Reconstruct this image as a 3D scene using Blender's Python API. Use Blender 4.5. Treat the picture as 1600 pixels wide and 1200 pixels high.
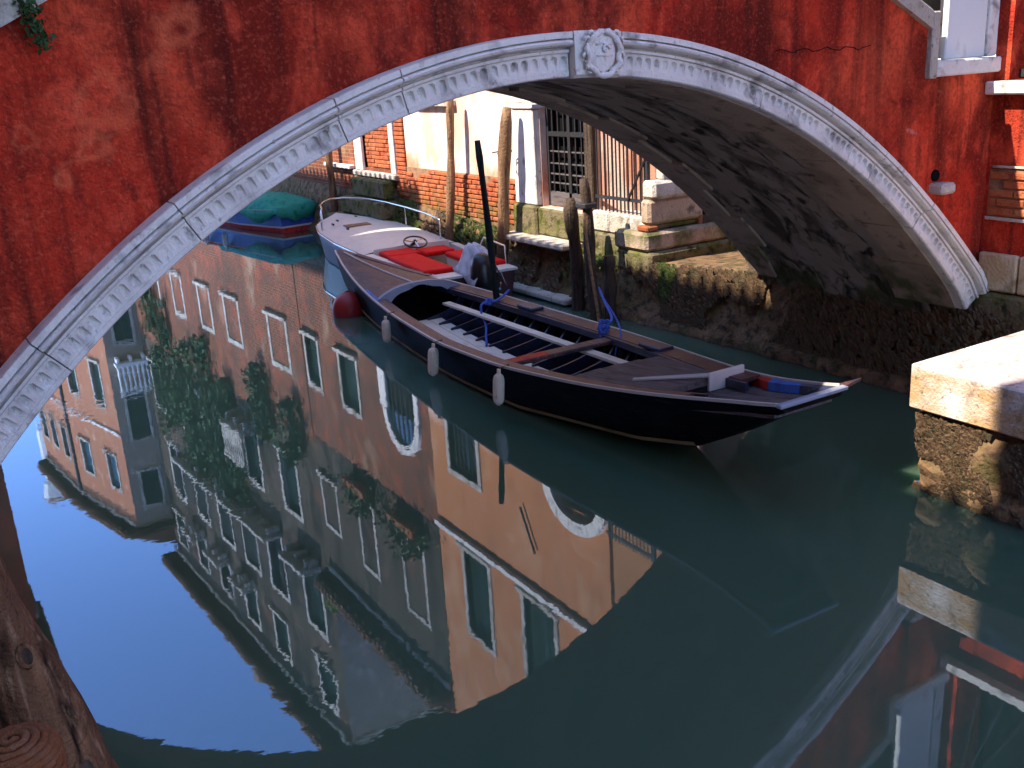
import bpy, bmesh, math, random
from mathutils import Vector, Matrix, noise
random.seed(11)
for o in list(bpy.data.objects): bpy.data.objects.remove(o)
S = bpy.context.scene
C = S.collection
R = math.radians

# ------------------------------------------------------------------ camera
PITCH, ROLL, AZ = 0.30526, -0.06116, 0.53434
cd = bpy.data.cameras.new('camera'); cam = bpy.data.objects.new('camera', cd); C.objects.link(cam)
cd.sensor_width = 36.0; cd.lens = 36.0 * 1577.5 / 1600.0; cd.clip_start = 0.05; cd.clip_end = 2000
def _rot(v): return Vector((v[0]*math.cos(AZ) + v[1]*math.sin(AZ), -v[0]*math.sin(AZ) + v[1]*math.cos(AZ), v[2]))
_c, _s, _ct, _st = math.cos(ROLL), math.sin(ROLL), math.cos(PITCH), math.sin(PITCH)
_r = _rot((_c, _st*_s, _ct*_s)); _u = _rot((-_s, _st*_c, _ct*_c)); _f = _rot((0, _ct, -_st))
cam.matrix_world = Matrix(((_r.x, _u.x, -_f.x, 0.0), (_r.y, _u.y, -_f.y, 0.0), (_r.z, _u.z, -_f.z, 3.0), (0, 0, 0, 1)))
S.camera = cam

# ------------------------------------------------------------------ light
SUN_EL = R(48); SUN_H = Vector((-0.985, 0.17)).normalized()
world = bpy.data.worlds.new('World'); S.world = world; world.use_nodes = True
wn = world.node_tree; wn.nodes.clear()
sky = wn.nodes.new('ShaderNodeTexSky'); sky.sky_type = 'NISHITA'; sky.sun_disc = False
sky.sun_elevation = SUN_EL; sky.sun_rotation = math.atan2(SUN_H.x, SUN_H.y)
sky.altitude = 600; sky.air_density = 0.62; sky.dust_density = 0.0; sky.ozone_density = 2.6
bg = wn.nodes.new('ShaderNodeBackground'); bg.inputs[1].default_value = 0.15
wo = wn.nodes.new('ShaderNodeOutputWorld')
wn.links.new(sky.outputs[0], bg.inputs[0]); wn.links.new(bg.outputs[0], wo.inputs[0])
sd = bpy.data.lights.new('sun', 'SUN'); sun = bpy.data.objects.new('sun', sd); C.objects.link(sun)
sd.energy = 2.0; sd.angle = R(0.55); sd.color = (1.0, 0.9, 0.76)
_sd = Vector((SUN_H.x*math.cos(SUN_EL), SUN_H.y*math.cos(SUN_EL), math.sin(SUN_EL)))
sun.rotation_euler = (-_sd).to_track_quat('-Z', 'Y').to_euler(); sun.location = (-20, 4, 25)
vs = S.view_settings; vs.view_transform = 'Standard'; vs.look = 'None'; vs.exposure = 2.6; vs.gamma = 1.0
vs.use_curve_mapping = False
S.cycles.use_denoising = True
S.cycles.max_bounces = 8; S.cycles.diffuse_bounces = 4; S.cycles.glossy_bounces = 5
S.cycles.sample_clamp_indirect = 4.0; S.cycles.blur_glossy = 0.6

# ------------------------------------------------------------------ materials
def mat(name, base, rough=0.85, layers=(), bump=0.0, bscale=40.0, spec=0.06, brick=None, metal=0.0, coat=0.0, rings=()):
    """procedural material: base colour, then noise layers mixed over it; object coordinates"""
    m = bpy.data.materials.new(name); m.use_nodes = True
    nt = m.node_tree; N = nt.nodes; L = nt.links
    b = N['Principled BSDF']; b.inputs['Roughness'].default_value = rough
    b.inputs['Specular IOR Level'].default_value = spec; b.inputs['Metallic'].default_value = metal
    b.inputs['Coat Weight'].default_value = coat
    tc = N.new('ShaderNodeTexCoord'); co = tc.outputs['Object']
    def nz(s, det=5.0, off=0.0, dist=0.0, rough_=0.55):
        mp = N.new('ShaderNodeMapping'); L.new(co, mp.inputs[0])
        mp.inputs['Scale'].default_value = s if isinstance(s, tuple) else (s, s, s)
        mp.inputs['Location'].default_value = (off, off*1.7, off*0.6)
        n = N.new('ShaderNodeTexNoise'); n.inputs['Scale'].default_value = 1.0
        n.inputs['Detail'].default_value = det; n.inputs['Roughness'].default_value = rough_
        n.inputs['Distortion'].default_value = dist
        L.new(mp.outputs[0], n.inputs['Vector']); return n.outputs['Fac']
    def rng(x, lo, hi, f=1.0):
        r = N.new('ShaderNodeMapRange'); r.inputs[1].default_value = lo; r.inputs[2].default_value = hi
        r.inputs[3].default_value = 0.0; r.inputs[4].default_value = f; L.new(x, r.inputs[0]); return r.outputs[0]
    rgb = N.new('ShaderNodeRGB'); rgb.outputs[0].default_value = (*base, 1); col = rgb.outputs[0]
    hgt = None
    if brick:
        sx = N.new('ShaderNodeSeparateXYZ'); L.new(co, sx.inputs[0])
        ad = N.new('ShaderNodeMath'); L.new(sx.outputs[0], ad.inputs[0]); L.new(sx.outputs[1], ad.inputs[1])
        cb = N.new('ShaderNodeCombineXYZ'); L.new(ad.outputs[0], cb.inputs[0]); L.new(sx.outputs[2], cb.inputs[1])
        br = N.new('ShaderNodeTexBrick'); L.new(cb.outputs[0], br.inputs['Vector'])
        br.inputs['Scale'].default_value = 1.0; br.inputs['Brick Width'].default_value = 0.25; br.inputs['Row Height'].default_value = 0.072
        br.inputs['Mortar Size'].default_value = 0.009; br.inputs['Mortar Smooth'].default_value = 0.3; br.inputs['Bias'].default_value = 0.0
        br.inputs['Color1'].default_value = (*base, 1); br.inputs['Color2'].default_value = (*brick[0], 1); br.inputs['Mortar'].default_value = (*brick[1], 1)
        col = br.outputs['Color']; hgt = br.outputs['Fac']
    k = 0.0
    for ly in layers:
        k += 7.3
        x = rng(nz(ly.get('s', 3.0), ly.get('d', 6.0), k, ly.get('w', 0.0)), ly.get('lo', 0.45), ly.get('hi', 0.62), ly.get('f', 1.0))
        if 'z' in ly:   # layers held to a height band (tide line, damp foot, pale or brown tone)
            sz = N.new('ShaderNodeSeparateXYZ'); L.new(co, sz.inputs[0])
            zz = rng(sz.outputs[2], ly['z'][0], ly['z'][1])
            mu = N.new('ShaderNodeMath'); mu.operation = 'MULTIPLY'; L.new(x, mu.inputs[0]); L.new(zz, mu.inputs[1]); x = mu.outputs[0]
        mx = N.new('ShaderNodeMix'); mx.data_type = 'RGBA'; mx.clamp_factor = True
        L.new(x, mx.inputs[0]); L.new(col, mx.inputs[6]); mx.inputs[7].default_value = (*ly['c'], 1); col = mx.outputs[2]
    for (rx, rz, rr_, rw, f) in rings:      # round salt blooms left by old fixings in the render
        sp2 = N.new('ShaderNodeSeparateXYZ'); L.new(co, sp2.inputs[0]); cb2 = N.new('ShaderNodeCombineXYZ'); L.new(sp2.outputs[0], cb2.inputs[0]); L.new(sp2.outputs[2], cb2.inputs[1])
        wz = N.new('ShaderNodeTexNoise'); wz.inputs['Scale'].default_value = 9.0; L.new(co, wz.inputs['Vector'])
        ds = N.new('ShaderNodeVectorMath'); ds.operation = 'DISTANCE'; L.new(cb2.outputs[0], ds.inputs[0]); ds.inputs[1].default_value = (rx, rz, 0)
        a1 = N.new('ShaderNodeMath'); a1.operation = 'MULTIPLY_ADD'; L.new(wz.outputs['Fac'], a1.inputs[0]); a1.inputs[1].default_value = .22; L.new(ds.outputs['Value'], a1.inputs[2])
        a2 = N.new('ShaderNodeMath'); a2.operation = 'SUBTRACT'; L.new(a1.outputs[0], a2.inputs[0]); a2.inputs[1].default_value = rr_ + .11
        a3 = N.new('ShaderNodeMath'); a3.operation = 'ABSOLUTE'; L.new(a2.outputs[0], a3.inputs[0])
        x = rng(a3.outputs[0], rw, 0.0, f)
        mx = N.new('ShaderNodeMix'); mx.data_type = 'RGBA'; L.new(x, mx.inputs[0]); L.new(col, mx.inputs[6]); mx.inputs[7].default_value = (.85, .17, .075, 1); col = mx.outputs[2]
    L.new(col, b.inputs['Base Color'])
    if bump:
        bp = N.new('ShaderNodeBump'); bp.inputs['Strength'].default_value = min(1.0, bump); bp.inputs['Distance'].default_value = 0.02
        h = nz(bscale, 6.0, 3.1)
        if hgt is not None:
            mm = N.new('ShaderNodeMath'); mm.operation = 'MULTIPLY_ADD'; L.new(hgt, mm.inputs[0]); mm.inputs[1].default_value = -0.7; L.new(h, mm.inputs[2]); h = mm.outputs[0]
        L.new(h, bp.inputs['Height']); L.new(bp.outputs[0], b.inputs['Normal'])
    return m

MT = {}
MT['red'] = mat('red_plaster', (0.56, 0.042, 0.020), 0.9, [
    dict(c=(0.92, 0.135, 0.055), s=(0.9, 0.9, 0.8), lo=.46, hi=.64, f=.95),
    dict(c=(0.20, 0.018, 0.011), s=(1.5, 1.5, 1.0), lo=.45, hi=.60, f=.92, w=.5),
    dict(c=(0.82, 0.095, 0.045), s=(4.5, 4.5, 3.5), lo=.52, hi=.68, f=.75, w=.6),
    dict(c=(0.026, 0.010, 0.009), s=(3.6, 3.6, 0.22), lo=.485, hi=.70, f=.94, d=7, w=.7),
    dict(c=(0.05, 0.012, 0.009), s=(10.0, 10.0, 0.6), lo=.56, hi=.74, f=.75, d=5, w=.4),
    dict(c=(0.16, 0.022, 0.014), s=(7.0, 7.0, 5.0), lo=.54, hi=.70, f=.7, d=8, w=.8),
    dict(c=(0.70, 0.42, 0.36), s=(2.6, 2.6, 3.6), lo=.69, hi=.75, f=.7, d=9),
    dict(c=(0.12, 0.014, 0.011), s=30., lo=.46, hi=.72, f=.5, d=8),
    dict(c=(0.95, 0.20, 0.10), s=48., lo=.52, hi=.78, f=.35, d=8)], 1.0, 70.,
    rings=[(.94, 2.95, .10, .05, .38), (.85, 2.74, .045, .04, .5), (.69, 2.62, .02, .04, .6), (1.32, 3.27, .06, .07, .5), (.56, 2.83, .04, .04, .3), (1.22, 3.12, .0, .09, .35)])
MT['stone'] = mat('white_stone', (0.76, 0.71, 0.66), 0.75, [
    dict(c=(0.46, 0.42, 0.40), s=(3, 3, 3), lo=.5, hi=.70, f=.75),
    dict(c=(0.17, 0.15, 0.135), s=(7, 7, 5), lo=.56, hi=.72, f=.8, w=.5),
    dict(c=(0.05, 0.045, 0.045), s=(28, 28, 18), lo=.62, hi=.75, f=.7),
    dict(c=(0.80, 0.79, 0.78), s=6., lo=.58, hi=.7, f=.6)], 0.5, 60.)
MT['landing_stone'] = mat('landing_stone', (0.58, 0.48, 0.42), 0.8, [dict(c=(0.74, 0.68, 0.64), s=(3, 5, 3), lo=.5, hi=.66, f=.8), dict(c=(0.46, 0.26, 0.11), s=(4, 3, 9), lo=.30, hi=.58, f=.9, z=(.908, .86)), dict(c=(0.22, 0.16, 0.12), s=(7, 12, 7), lo=.55, hi=.7, f=.8), dict(c=(0.06, 0.05, 0.04), s=(26, 30, 26), lo=.6, hi=.72, f=.7)], 0.7, 50.)  # browner below the top face
MT['stone_old'] = mat('weathered_stone', (0.46, 0.40, 0.33), 0.85, [
    dict(c=(0.62, 0.58, 0.52), s=3., lo=.5, hi=.66, f=.8),
    dict(c=(0.14, 0.115, 0.085), s=(6, 6, 4), lo=.52, hi=.7, f=.8),
    dict(c=(0.05, 0.045, 0.035), s=22., lo=.58, hi=.72, f=.7)], 0.8, 45.)
MT['stone_warm'] = mat('warm_block_stone', (0.50, 0.36, 0.20), 0.85, [
    dict(c=(0.62, 0.52, 0.38), s=4., lo=.5, hi=.66, f=.8),
    dict(c=(0.20, 0.11, 0.05), s=7., lo=.55, hi=.7, f=.8),
    dict(c=(0.10, 0.10, 0.03), s=(5, 5, 5), lo=.52, hi=.66, f=.7, z=(1.15, 0.95))], 0.8, 40.)
MT['mossy'] = mat('mossy_stone', (0.16, 0.13, 0.075), 0.9, [
    dict(c=(0.09, 0.10, 0.018), s=4., lo=.44, hi=.6, f=.85),
    dict(c=(0.03, 0.026, 0.018), s=8., lo=.52, hi=.68, f=.9),
    dict(c=(0.32, 0.23, 0.12), s=14., lo=.6, hi=.74, f=.7)], 1.0, 30.)
MT['tide'] = mat('tidal_wall', (0.17, 0.105, 0.058), 0.8, [
    dict(c=(0.30, 0.165, 0.08), s=6., lo=.54, hi=.68, f=.8),
    dict(c=(0.03, 0.023, 0.016), s=10., lo=.47, hi=.64, f=.85),
    dict(c=(0.05, 0.065, 0.018), s=4., lo=.52, hi=.66, f=.6),
    dict(c=(0.33, 0.22, 0.11), s=26., lo=.64, hi=.76, f=.8)], 1.0, 34.)
MT['weed'] = mat('sea_weed', (0.12, 0.072, 0.036), 0.7, [
    dict(c=(0.06, 0.055, 0.022), s=5., lo=.5, hi=.64, f=.7), dict(c=(0.17, 0.095, 0.04), s=16., lo=.55, hi=.7, f=.8)], 0.5, 60., spec=0.5)
MT['weed_green'] = mat('green_weed', (0.06, 0.085, 0.015), 0.75, [
    dict(c=(0.11, 0.12, 0.02), s=9., lo=.5, hi=.66, f=.8), dict(c=(0.03, 0.03, 0.012), s=14., lo=.52, hi=.68, f=.8)], 0.5, 60., spec=0.4)
MT['vault'] = mat('vault_plaster', (0.36, 0.28, 0.215), 0.9, [
    dict(c=(0.42, 0.35, 0.30), s=(1.6, 3.5, 2.2), lo=.5, hi=.68, f=.7),
    dict(c=(0.075, 0.055, 0.042), s=(1.6, 3.2, 2.0), lo=.48, hi=.62, f=.9, d=8, w=.6),
    dict(c=(0.014, 0.011, 0.010), s=(3.2, 6.5, 4.5), lo=.52, hi=.66, f=.9, d=8, w=.8),
    dict(c=(0.07, 0.09, 0.025), s=(3, 3, 3), lo=.45, hi=.62, f=.7, z=(1.25, 0.9))], 0.9, 36.)
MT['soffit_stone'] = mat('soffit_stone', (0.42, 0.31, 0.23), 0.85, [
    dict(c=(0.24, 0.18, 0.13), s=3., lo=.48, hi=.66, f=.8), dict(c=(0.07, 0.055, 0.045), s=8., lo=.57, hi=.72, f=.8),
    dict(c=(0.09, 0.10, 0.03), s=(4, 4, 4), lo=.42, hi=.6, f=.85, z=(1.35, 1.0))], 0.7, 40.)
MT['pale_plaster'] = mat('peeling_glare_plaster', (0.66, 0.44, 0.33), 0.9, [  # peeling patches; sun glare put into the pale band below the orange
    dict(c=(0.76, 0.66, 0.58), s=(2.2, 2.2, 1.4), lo=.44, hi=.58, f=.9),
    dict(c=(0.58, 0.20, 0.10), s=(3, 3, 2), lo=.40, hi=.6, f=.9, z=(1.95, 1.5)),
    dict(c=(0.55, 0.24, 0.12), s=(4, 4, 1.2), lo=.56, hi=.68, f=.7),
    dict(c=(0.50, 0.19, 0.075), s=2., lo=0., hi=.2, f=.95, z=(2.75, 3.2)),
    dict(c=(0.34, 0.14, 0.07), s=(2.5, 2.5, 1.0), lo=.5, hi=.7, f=.55, z=(2.6, 3.2)),
    dict(c=(0.60, 0.34, 0.19), s=1.4, lo=.52, hi=.7, f=.6, z=(2.8, 3.4))], 0.5, 40.)
MT['pink_plaster'] = mat('pink_plaster', (0.52, 0.25, 0.17), 0.9, [dict(c=(0.62, 0.46, 0.38), s=(3, 3, 1.5), lo=.48, hi=.6, f=.8, z=(2.9, 2.3)), dict(c=(0.50, 0.23, 0.105), s=2., lo=0., hi=.2, f=.95, z=(2.75, 3.2)), dict(c=(0.36, 0.14, 0.07), s=(2.5, 2.5, 1.0), lo=.5, hi=.7, f=.5)], 0.5, 40.)
MT['brickwall'] = mat('brick_wall', (0.20, 0.060, 0.030), 0.9, [
    dict(c=(0.42, 0.27, 0.17), s=(0.9, 0.9, 0.7), lo=.56, hi=.7, f=.75),
    dict(c=(0.10, 0.055, 0.04), s=(0.7, 0.7, 0.5), lo=.48, hi=.66, f=.75),
    dict(c=(0.40, 0.09, 0.045), s=2.5, lo=.5, hi=.66, f=.5)], 0.7, 40., brick=((0.16, 0.05, 0.03), (0.25, 0.17, 0.11)))
MT['brick'] = mat('brick', (0.40, 0.12, 0.05), 0.9, [
    dict(c=(0.30, 0.06, 0.03), s=5., lo=.45, hi=.6, f=.8), dict(c=(0.50, 0.22, 0.11), s=9., lo=.55, hi=.7, f=.7), dict(c=(0.08, 0.05, 0.03), s=14., lo=.6, hi=.74, f=.7),
    dict(c=(0.10, 0.10, 0.03), s=6., lo=.40, hi=.6, f=.8, z=(1.2, 0.95))], 0.8, 60.)
MT['mortar'] = mat('mortar', (0.30, 0.17, 0.10), 0.95, [dict(c=(0.16, 0.09, 0.055), s=6., lo=.45, hi=.65), dict(c=(0.07, 0.07, 0.02), s=4., lo=.4, hi=.6, f=.8, z=(1.1, 0.8))], 0.6, 50.)
MT['grey_plaster'] = mat('grey_plaster', (0.085, 0.064, 0.046), 0.9, [
    dict(c=(0.03, 0.026, 0.022), s=(1.2, 1.2, 0.6), lo=.45, hi=.65, f=.9), dict(c=(0.13, 0.108, 0.085), s=(2, 2, 1), lo=.55, hi=.7, f=.7),
    dict(c=(0.19, 0.085, 0.055), s=(.8, .8, .8), lo=.56, hi=.7, f=.6)], 0.5, 30.)
MT['taupe_plaster'] = mat('taupe_plaster', (0.30, 0.225, 0.175), 0.9, [dict(c=(0.28, 0.21, 0.17), s=(1, 1, .6), lo=.45, hi=.66, f=.8), dict(c=(0.50, 0.40, 0.33), s=3., lo=.55, hi=.7, f=.6)], 0.4, 30.)
MT['rose_plaster'] = mat('rose_plaster', (0.40, 0.165, 0.09), 0.9, [dict(c=(0.40, 0.15, 0.085), s=(1.2, 1.2, .7), lo=.45, hi=.66, f=.8), dict(c=(0.60, 0.36, 0.24), s=2.5, lo=.56, hi=.7, f=.6)], 0.4, 30.)
MT['tile'] = mat('roof_tile', (0.24, 0.12, 0.075), 0.9, [dict(c=(0.11, 0.08, 0.06), s=5., lo=.45, hi=.62, f=.8)], 0.5, 30.)
MT['iron'] = mat('iron', (0.018, 0.018, 0.020), 0.55, [dict(c=(0.07, 0.035, 0.02), s=12., lo=.56, hi=.7, f=.6)], 0.2, 60., spec=0.5)
MT['dark'] = mat('dark_interior', (0.006, 0.006, 0.007), 0.9)
MT['glass'] = mat('window_glass', (0.012, 0.018, 0.02), 0.08, spec=0.6)
MT['shutter'] = mat('shutter_paint', (0.022, 0.042, 0.036), 0.6, [dict(c=(0.05, 0.065, 0.055), s=12., lo=.55, hi=.7, f=.6)], 0.2, 40.)
MT['shutter_blue'] = mat('blue_shutter_paint', (0.06, 0.12, 0.16), 0.6, [dict(c=(0.03, 0.06, 0.08), s=6., lo=.5, hi=.7, f=.7)], 0.2, 40.)
MT['whitewash'] = mat('whitewash', (0.78, 0.77, 0.75), 0.8, [dict(c=(0.62, 0.55, 0.45), s=(3, 3, 1.2), lo=.55, hi=.7, f=.7), dict(c=(0.45, 0.42, 0.38), s=(8, 8, 2), lo=.62, hi=.74, f=.5)], 0.25, 30.)
MT['wood'] = mat('weathered_post_wood', (0.20, 0.115, 0.065), 0.85, [
    dict(c=(0.33, 0.20, 0.12), s=(18, 18, 1.4), lo=.5, hi=.66, f=.8), dict(c=(0.055, 0.032, 0.022), s=(26, 26, 1.2), lo=.52, hi=.68, f=.9),
    dict(c=(0.035, 0.03, 0.018), s=(6, 6, 3), lo=.35, hi=.55, f=.95, z=(0.75, 0.25))], 1.0, 30.)
MT['wood_dark'] = mat('dark_wet_wood', (0.075, 0.052, 0.038), 0.7, [
    dict(c=(0.13, 0.085, 0.055), s=(20, 20, 1.5), lo=.54, hi=.68, f=.8), dict(c=(0.018, 0.016, 0.014), s=(26, 26, 1.4), lo=.5, hi=.66, f=.9)], 1.0, 30.)
MT['pole_black'] = mat('tarred_pole', (0.012, 0.016, 0.016), 0.6, [dict(c=(0.05, 0.05, 0.045), s=(20, 20, 2), lo=.55, hi=.7, f=.7)], 0.5, 40.)
MT['post_front'] = mat('foreground_post_wood', (0.15, 0.075, 0.04), 0.85, [
    dict(c=(0.26, 0.135, 0.07), s=(30, 30, 3), lo=.5, hi=.66, f=.8), dict(c=(0.015, 0.010, 0.008), s=(16, 16, 2.0), lo=.46, hi=.60, f=.97, w=.5), dict(c=(0.36, 0.22, 0.13), s=(60, 60, 5), lo=.56, hi=.7, f=.7)], 1.0, 90.)
MT['hull_black'] = mat('black_hull', (0.006, 0.005, 0.005), 0.5, [dict(c=(0.014, 0.013, 0.014), s=(8, 2, 8), lo=.5, hi=.7, f=.8), dict(c=(0.05, 0.046, 0.045), s=(30, 2.5, 40), lo=.60, hi=.72, f=.6), dict(c=(0.06, 0.05, 0.035), s=(6, 6, 6), lo=.45, hi=.65, f=.5, z=(.16, .02))], 0.15, 40., spec=0.03)
MT['hull_stripe'] = mat('ochre_stripe', (0.30, 0.20, 0.095), 0.6, [dict(c=(0.13, 0.085, 0.045), s=(9, 3, 9), lo=.5, hi=.68, f=.8)], 0.2, 40.)
MT['boat_brown'] = mat('worn_brown_deck', (0.085, 0.034, 0.028), 0.5, [
    dict(c=(0.03, 0.022, 0.035), s=(7, 2, 7), lo=.46, hi=.60, f=.9), dict(c=(0.26, 0.13, 0.10), s=(30, 6, 30), lo=.57, hi=.7, f=.7), dict(c=(0.015, 0.012, 0.016), s=(14, 4, 14), lo=.55, hi=.68, f=.8)], 0.4, 60., spec=0.5)
MT['boat_grey'] = mat('grey_boat_deck', (0.12, 0.105, 0.105), 0.6, [
    dict(c=(0.06, 0.05, 0.052), s=(24, 3, 24), lo=.48, hi=.64, f=.8), dict(c=(0.20, 0.185, 0.18), s=(30, 5, 30), lo=.57, hi=.7, f=.6)], 0.4, 60.)
MT['boat_navy'] = mat('navy_boat_paint', (0.022, 0.026, 0.062), 0.45, [dict(c=(0.05, 0.055, 0.10), s=(12, 6, 12), lo=.54, hi=.7, f=.7), dict(c=(0.01, 0.01, 0.016), s=8., lo=.5, hi=.66, f=.7)], 0.2, 50., spec=0.5)
MT['boat_blue'] = mat('bright_blue_boat_paint', (0.06, 0.13, 0.42), 0.5, [dict(c=(0.03, 0.05, 0.16), s=12., lo=.52, hi=.68, f=.6)], 0.2, 50.)
MT['boat_red'] = mat('red_boat_paint', (0.42, 0.035, 0.025), 0.5, [dict(c=(0.10, 0.02, 0.02), s=12., lo=.5, hi=.66, f=.7)], 0.2, 50.)
MT['boat_white'] = mat('white_boat_paint', (0.50, 0.46, 0.42), 0.5, [dict(c=(0.38, 0.34, 0.30), s=(14, 6, 14), lo=.54, hi=.7, f=.7)], 0.2, 50.)
MT['boat_cream'] = mat('cream_floor_boards', (0.58, 0.54, 0.45), 0.6, [dict(c=(0.34, 0.29, 0.23), s=(20, 4, 20), lo=.55, hi=.7, f=.7)], 0.2, 50.)
MT['boat_arch'] = mat('pale_blue_paint', (0.26, 0.28, 0.34), 0.5, [dict(c=(0.14, 0.16, 0.26), s=10., lo=.54, hi=.7, f=.7)], 0.2, 50.)
MT['boat_inside'] = mat('boat_inside', (0.022, 0.018, 0.020), 0.6, [dict(c=(0.07, 0.04, 0.035), s=(10, 4, 10), lo=.55, hi=.7, f=.6)], 0.3, 40.)
MT['gelcoat'] = mat('off_white_gelcoat', (0.62, 0.59, 0.53), 0.4, [dict(c=(0.48, 0.45, 0.40), s=5., lo=.5, hi=.7, f=.6), dict(c=(0.30, 0.27, 0.24), s=30., lo=.66, hi=.76, f=.6)], 0.08, 30., spec=0.5)
MT['maroon'] = mat('maroon_hull', (0.055, 0.016, 0.018), 0.4, [dict(c=(0.02, 0.012, 0.014), s=6., lo=.5, hi=.66)], 0.1, 30., spec=0.5)
MT['cushion'] = mat('red_vinyl', (0.66, 0.010, 0.010), 0.7, [dict(c=(0.48, 0.008, 0.008), s=6., lo=.5, hi=.66, f=.7)], 0.15, 30., spec=0.1)
MT['teak'] = mat('teak', (0.28, 0.17, 0.09), 0.7, [dict(c=(0.15, 0.085, 0.045), s=(30, 4, 30), lo=.5, hi=.66)], 0.3, 40.)
MT['steel'] = mat('steel_tube', (0.62, 0.60, 0.58), 0.25, metal=1.0)
MT['rubber'] = mat('black_plastic', (0.012, 0.012, 0.013), 0.35, spec=0.5)
MT['cloth'] = mat('grey_white_cloth', (0.55, 0.52, 0.54), 0.95, [dict(c=(0.36, 0.33, 0.36), s=7., lo=.48, hi=.64, f=.8)], 0.5, 90.)
MT['tarp'] = mat('green_tarpaulin', (0.035, 0.27, 0.18), 0.6, [dict(c=(0.05, 0.27, 0.21), s=3., lo=.5, hi=.66, f=.7), dict(c=(0.012, 0.10, 0.065), s=8., lo=.52, hi=.68, f=.7)], 0.5, 25.)
MT['hull_blue'] = mat('blue_hull', (0.025, 0.075, 0.30), 0.4, [dict(c=(0.015, 0.04, 0.16), s=6., lo=.5, hi=.66, f=.7)], 0.1, 30., spec=0.5)
MT['fender'] = mat('dirty_white_fender', (0.70, 0.52, 0.38), 0.55, [dict(c=(0.82, 0.70, 0.56), s=9., lo=.5, hi=.64, f=.8), dict(c=(0.30, 0.20, 0.14), s=(22, 22, 9), lo=.57, hi=.7, f=.8)], 0.2, 60.)
MT['buoy'] = mat('red_buoy', (0.30, 0.016, 0.014), 0.45, [dict(c=(0.22, 0.015, 0.015), s=9., lo=.52, hi=.68, f=.7)], 0.1, 40., spec=0.4)
MT['rope_blue'] = mat('blue_rope', (0.05, 0.10, 0.42), 0.8, [dict(c=(0.25, 0.32, 0.6), s=60., lo=.5, hi=.66, f=.7)], 0.6, 160.)
MT['rope'] = mat('tan_rope', (0.17, 0.065, 0.028), 0.9, [dict(c=(0.20, 0.09, 0.05), s=40., lo=.5, hi=.66, f=.8)], 0.6, 120.)
MT['leaf'] = mat('ivy_leaf', (0.030, 0.070, 0.020), 0.7, [dict(c=(0.06, 0.12, 0.03), s=2.5, lo=.5, hi=.66, f=.8), dict(c=(0.012, 0.03, 0.012), s=3.5, lo=.5, hi=.66, f=.8)], spec=0.3)
MT['leaf_bright'] = mat('bright_leaf', (0.14, 0.26, 0.02), 0.7, [dict(c=(0.08, 0.16, 0.02), s=6., lo=.5, hi=.66, f=.8)], spec=0.3)
MT['terracotta'] = mat('terracotta', (0.30, 0.12, 0.06), 0.9, [dict(c=(0.18, 0.08, 0.05), s=8., lo=.5, hi=.66)])
MT['alley_floor'] = mat('pale_paving', (0.52, 0.47, 0.42), 0.85, [dict(c=(0.36, 0.31, 0.27), s=6., lo=.5, hi=.66, f=.8)], 0.5, 30.)
MT['ground'] = mat('paving_ground', (0.30, 0.27, 0.24), 0.9, [dict(c=(0.20, 0.18, 0.16), s=3., lo=.45, hi=.66)], 0.4, 20.)

def water_material():
    m = bpy.data.materials.new('canal_water'); m.use_nodes = True
    nt = m.node_tree; N = nt.nodes; L = nt.links; N.clear()
    out = N.new('ShaderNodeOutputMaterial'); mix = N.new('ShaderNodeMixShader')
    gl = N.new('ShaderNodeBsdfGlossy'); gl.inputs['Roughness'].default_value = 0.012; gl.inputs['Color'].default_value = (0.55, 0.67, 0.88, 1)
    df = N.new('ShaderNodeSubsurfaceScattering'); df.inputs['Color'].default_value = (0.056, 0.104, 0.064, 1); df.inputs['Radius'].default_value = (0.7, 1.0, 0.9); df.inputs['Scale'].default_value = 1.0   # murky water body
    fr = N.new('ShaderNodeFresnel'); fr.inputs['IOR'].default_value = 1.33
    mr = N.new('ShaderNodeMapRange'); mr.inputs[1].default_value = 0.02; mr.inputs[2].default_value = 0.5; mr.inputs[3].default_value = 0.158; mr.inputs[4].default_value = 0.95
    tc = N.new('ShaderNodeTexCoord')
    def nz(s, det, rot=0.0):
        mp = N.new('ShaderNodeMapping'); mp.inputs['Scale'].default_value = s; mp.inputs['Rotation'].default_value = (0, 0, rot)
        L.new(tc.outputs['Object'], mp.inputs[0]); n = N.new('ShaderNodeTexNoise'); n.inputs['Scale'].default_value = 1.0
        n.inputs['Detail'].default_value = det; L.new(mp.outputs[0], n.inputs['Vector']); return n.outputs['Fac']
    b1 = N.new('ShaderNodeBump'); b1.inputs['Strength'].default_value = 0.028; b1.inputs['Distance'].default_value = 0.05
    L.new(nz((1.3, 2.4, 1), 1.0, 0.5), b1.inputs['Height'])
    b2 = N.new('ShaderNodeBump'); b2.inputs['Strength'].default_value = 0.012; b2.inputs['Distance'].default_value = 0.02
    L.new(nz((4.2, 7.5, 1), 3.0, 0.5), b2.inputs['Height'])
    pm = N.new('ShaderNodeMapRange'); pm.inputs[1].default_value = 0.46; pm.inputs[2].default_value = 0.70; pm.inputs[3].default_value = 0.006; pm.inputs[4].default_value = 0.042
    L.new(nz((0.30, 0.9, 1), 3.0, 0.5), pm.inputs[0]); L.new(pm.outputs[0], b2.inputs['Strength'])   # breeze patches; L.new(b1.outputs[0], b2.inputs['Normal'])
    L.new(b2.outputs[0], gl.inputs['Normal']); L.new(b2.outputs[0], fr.inputs['Normal'])
    L.new(fr.outputs[0], mr.inputs[0]); L.new(mr.outputs[0], mix.inputs[0]); L.new(df.outputs[0], mix.inputs[1]); L.new(gl.outputs[0], mix.inputs[2])
    L.new(mix.outputs[0], out.inputs[0]); return m
MT['water'] = water_material()

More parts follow.
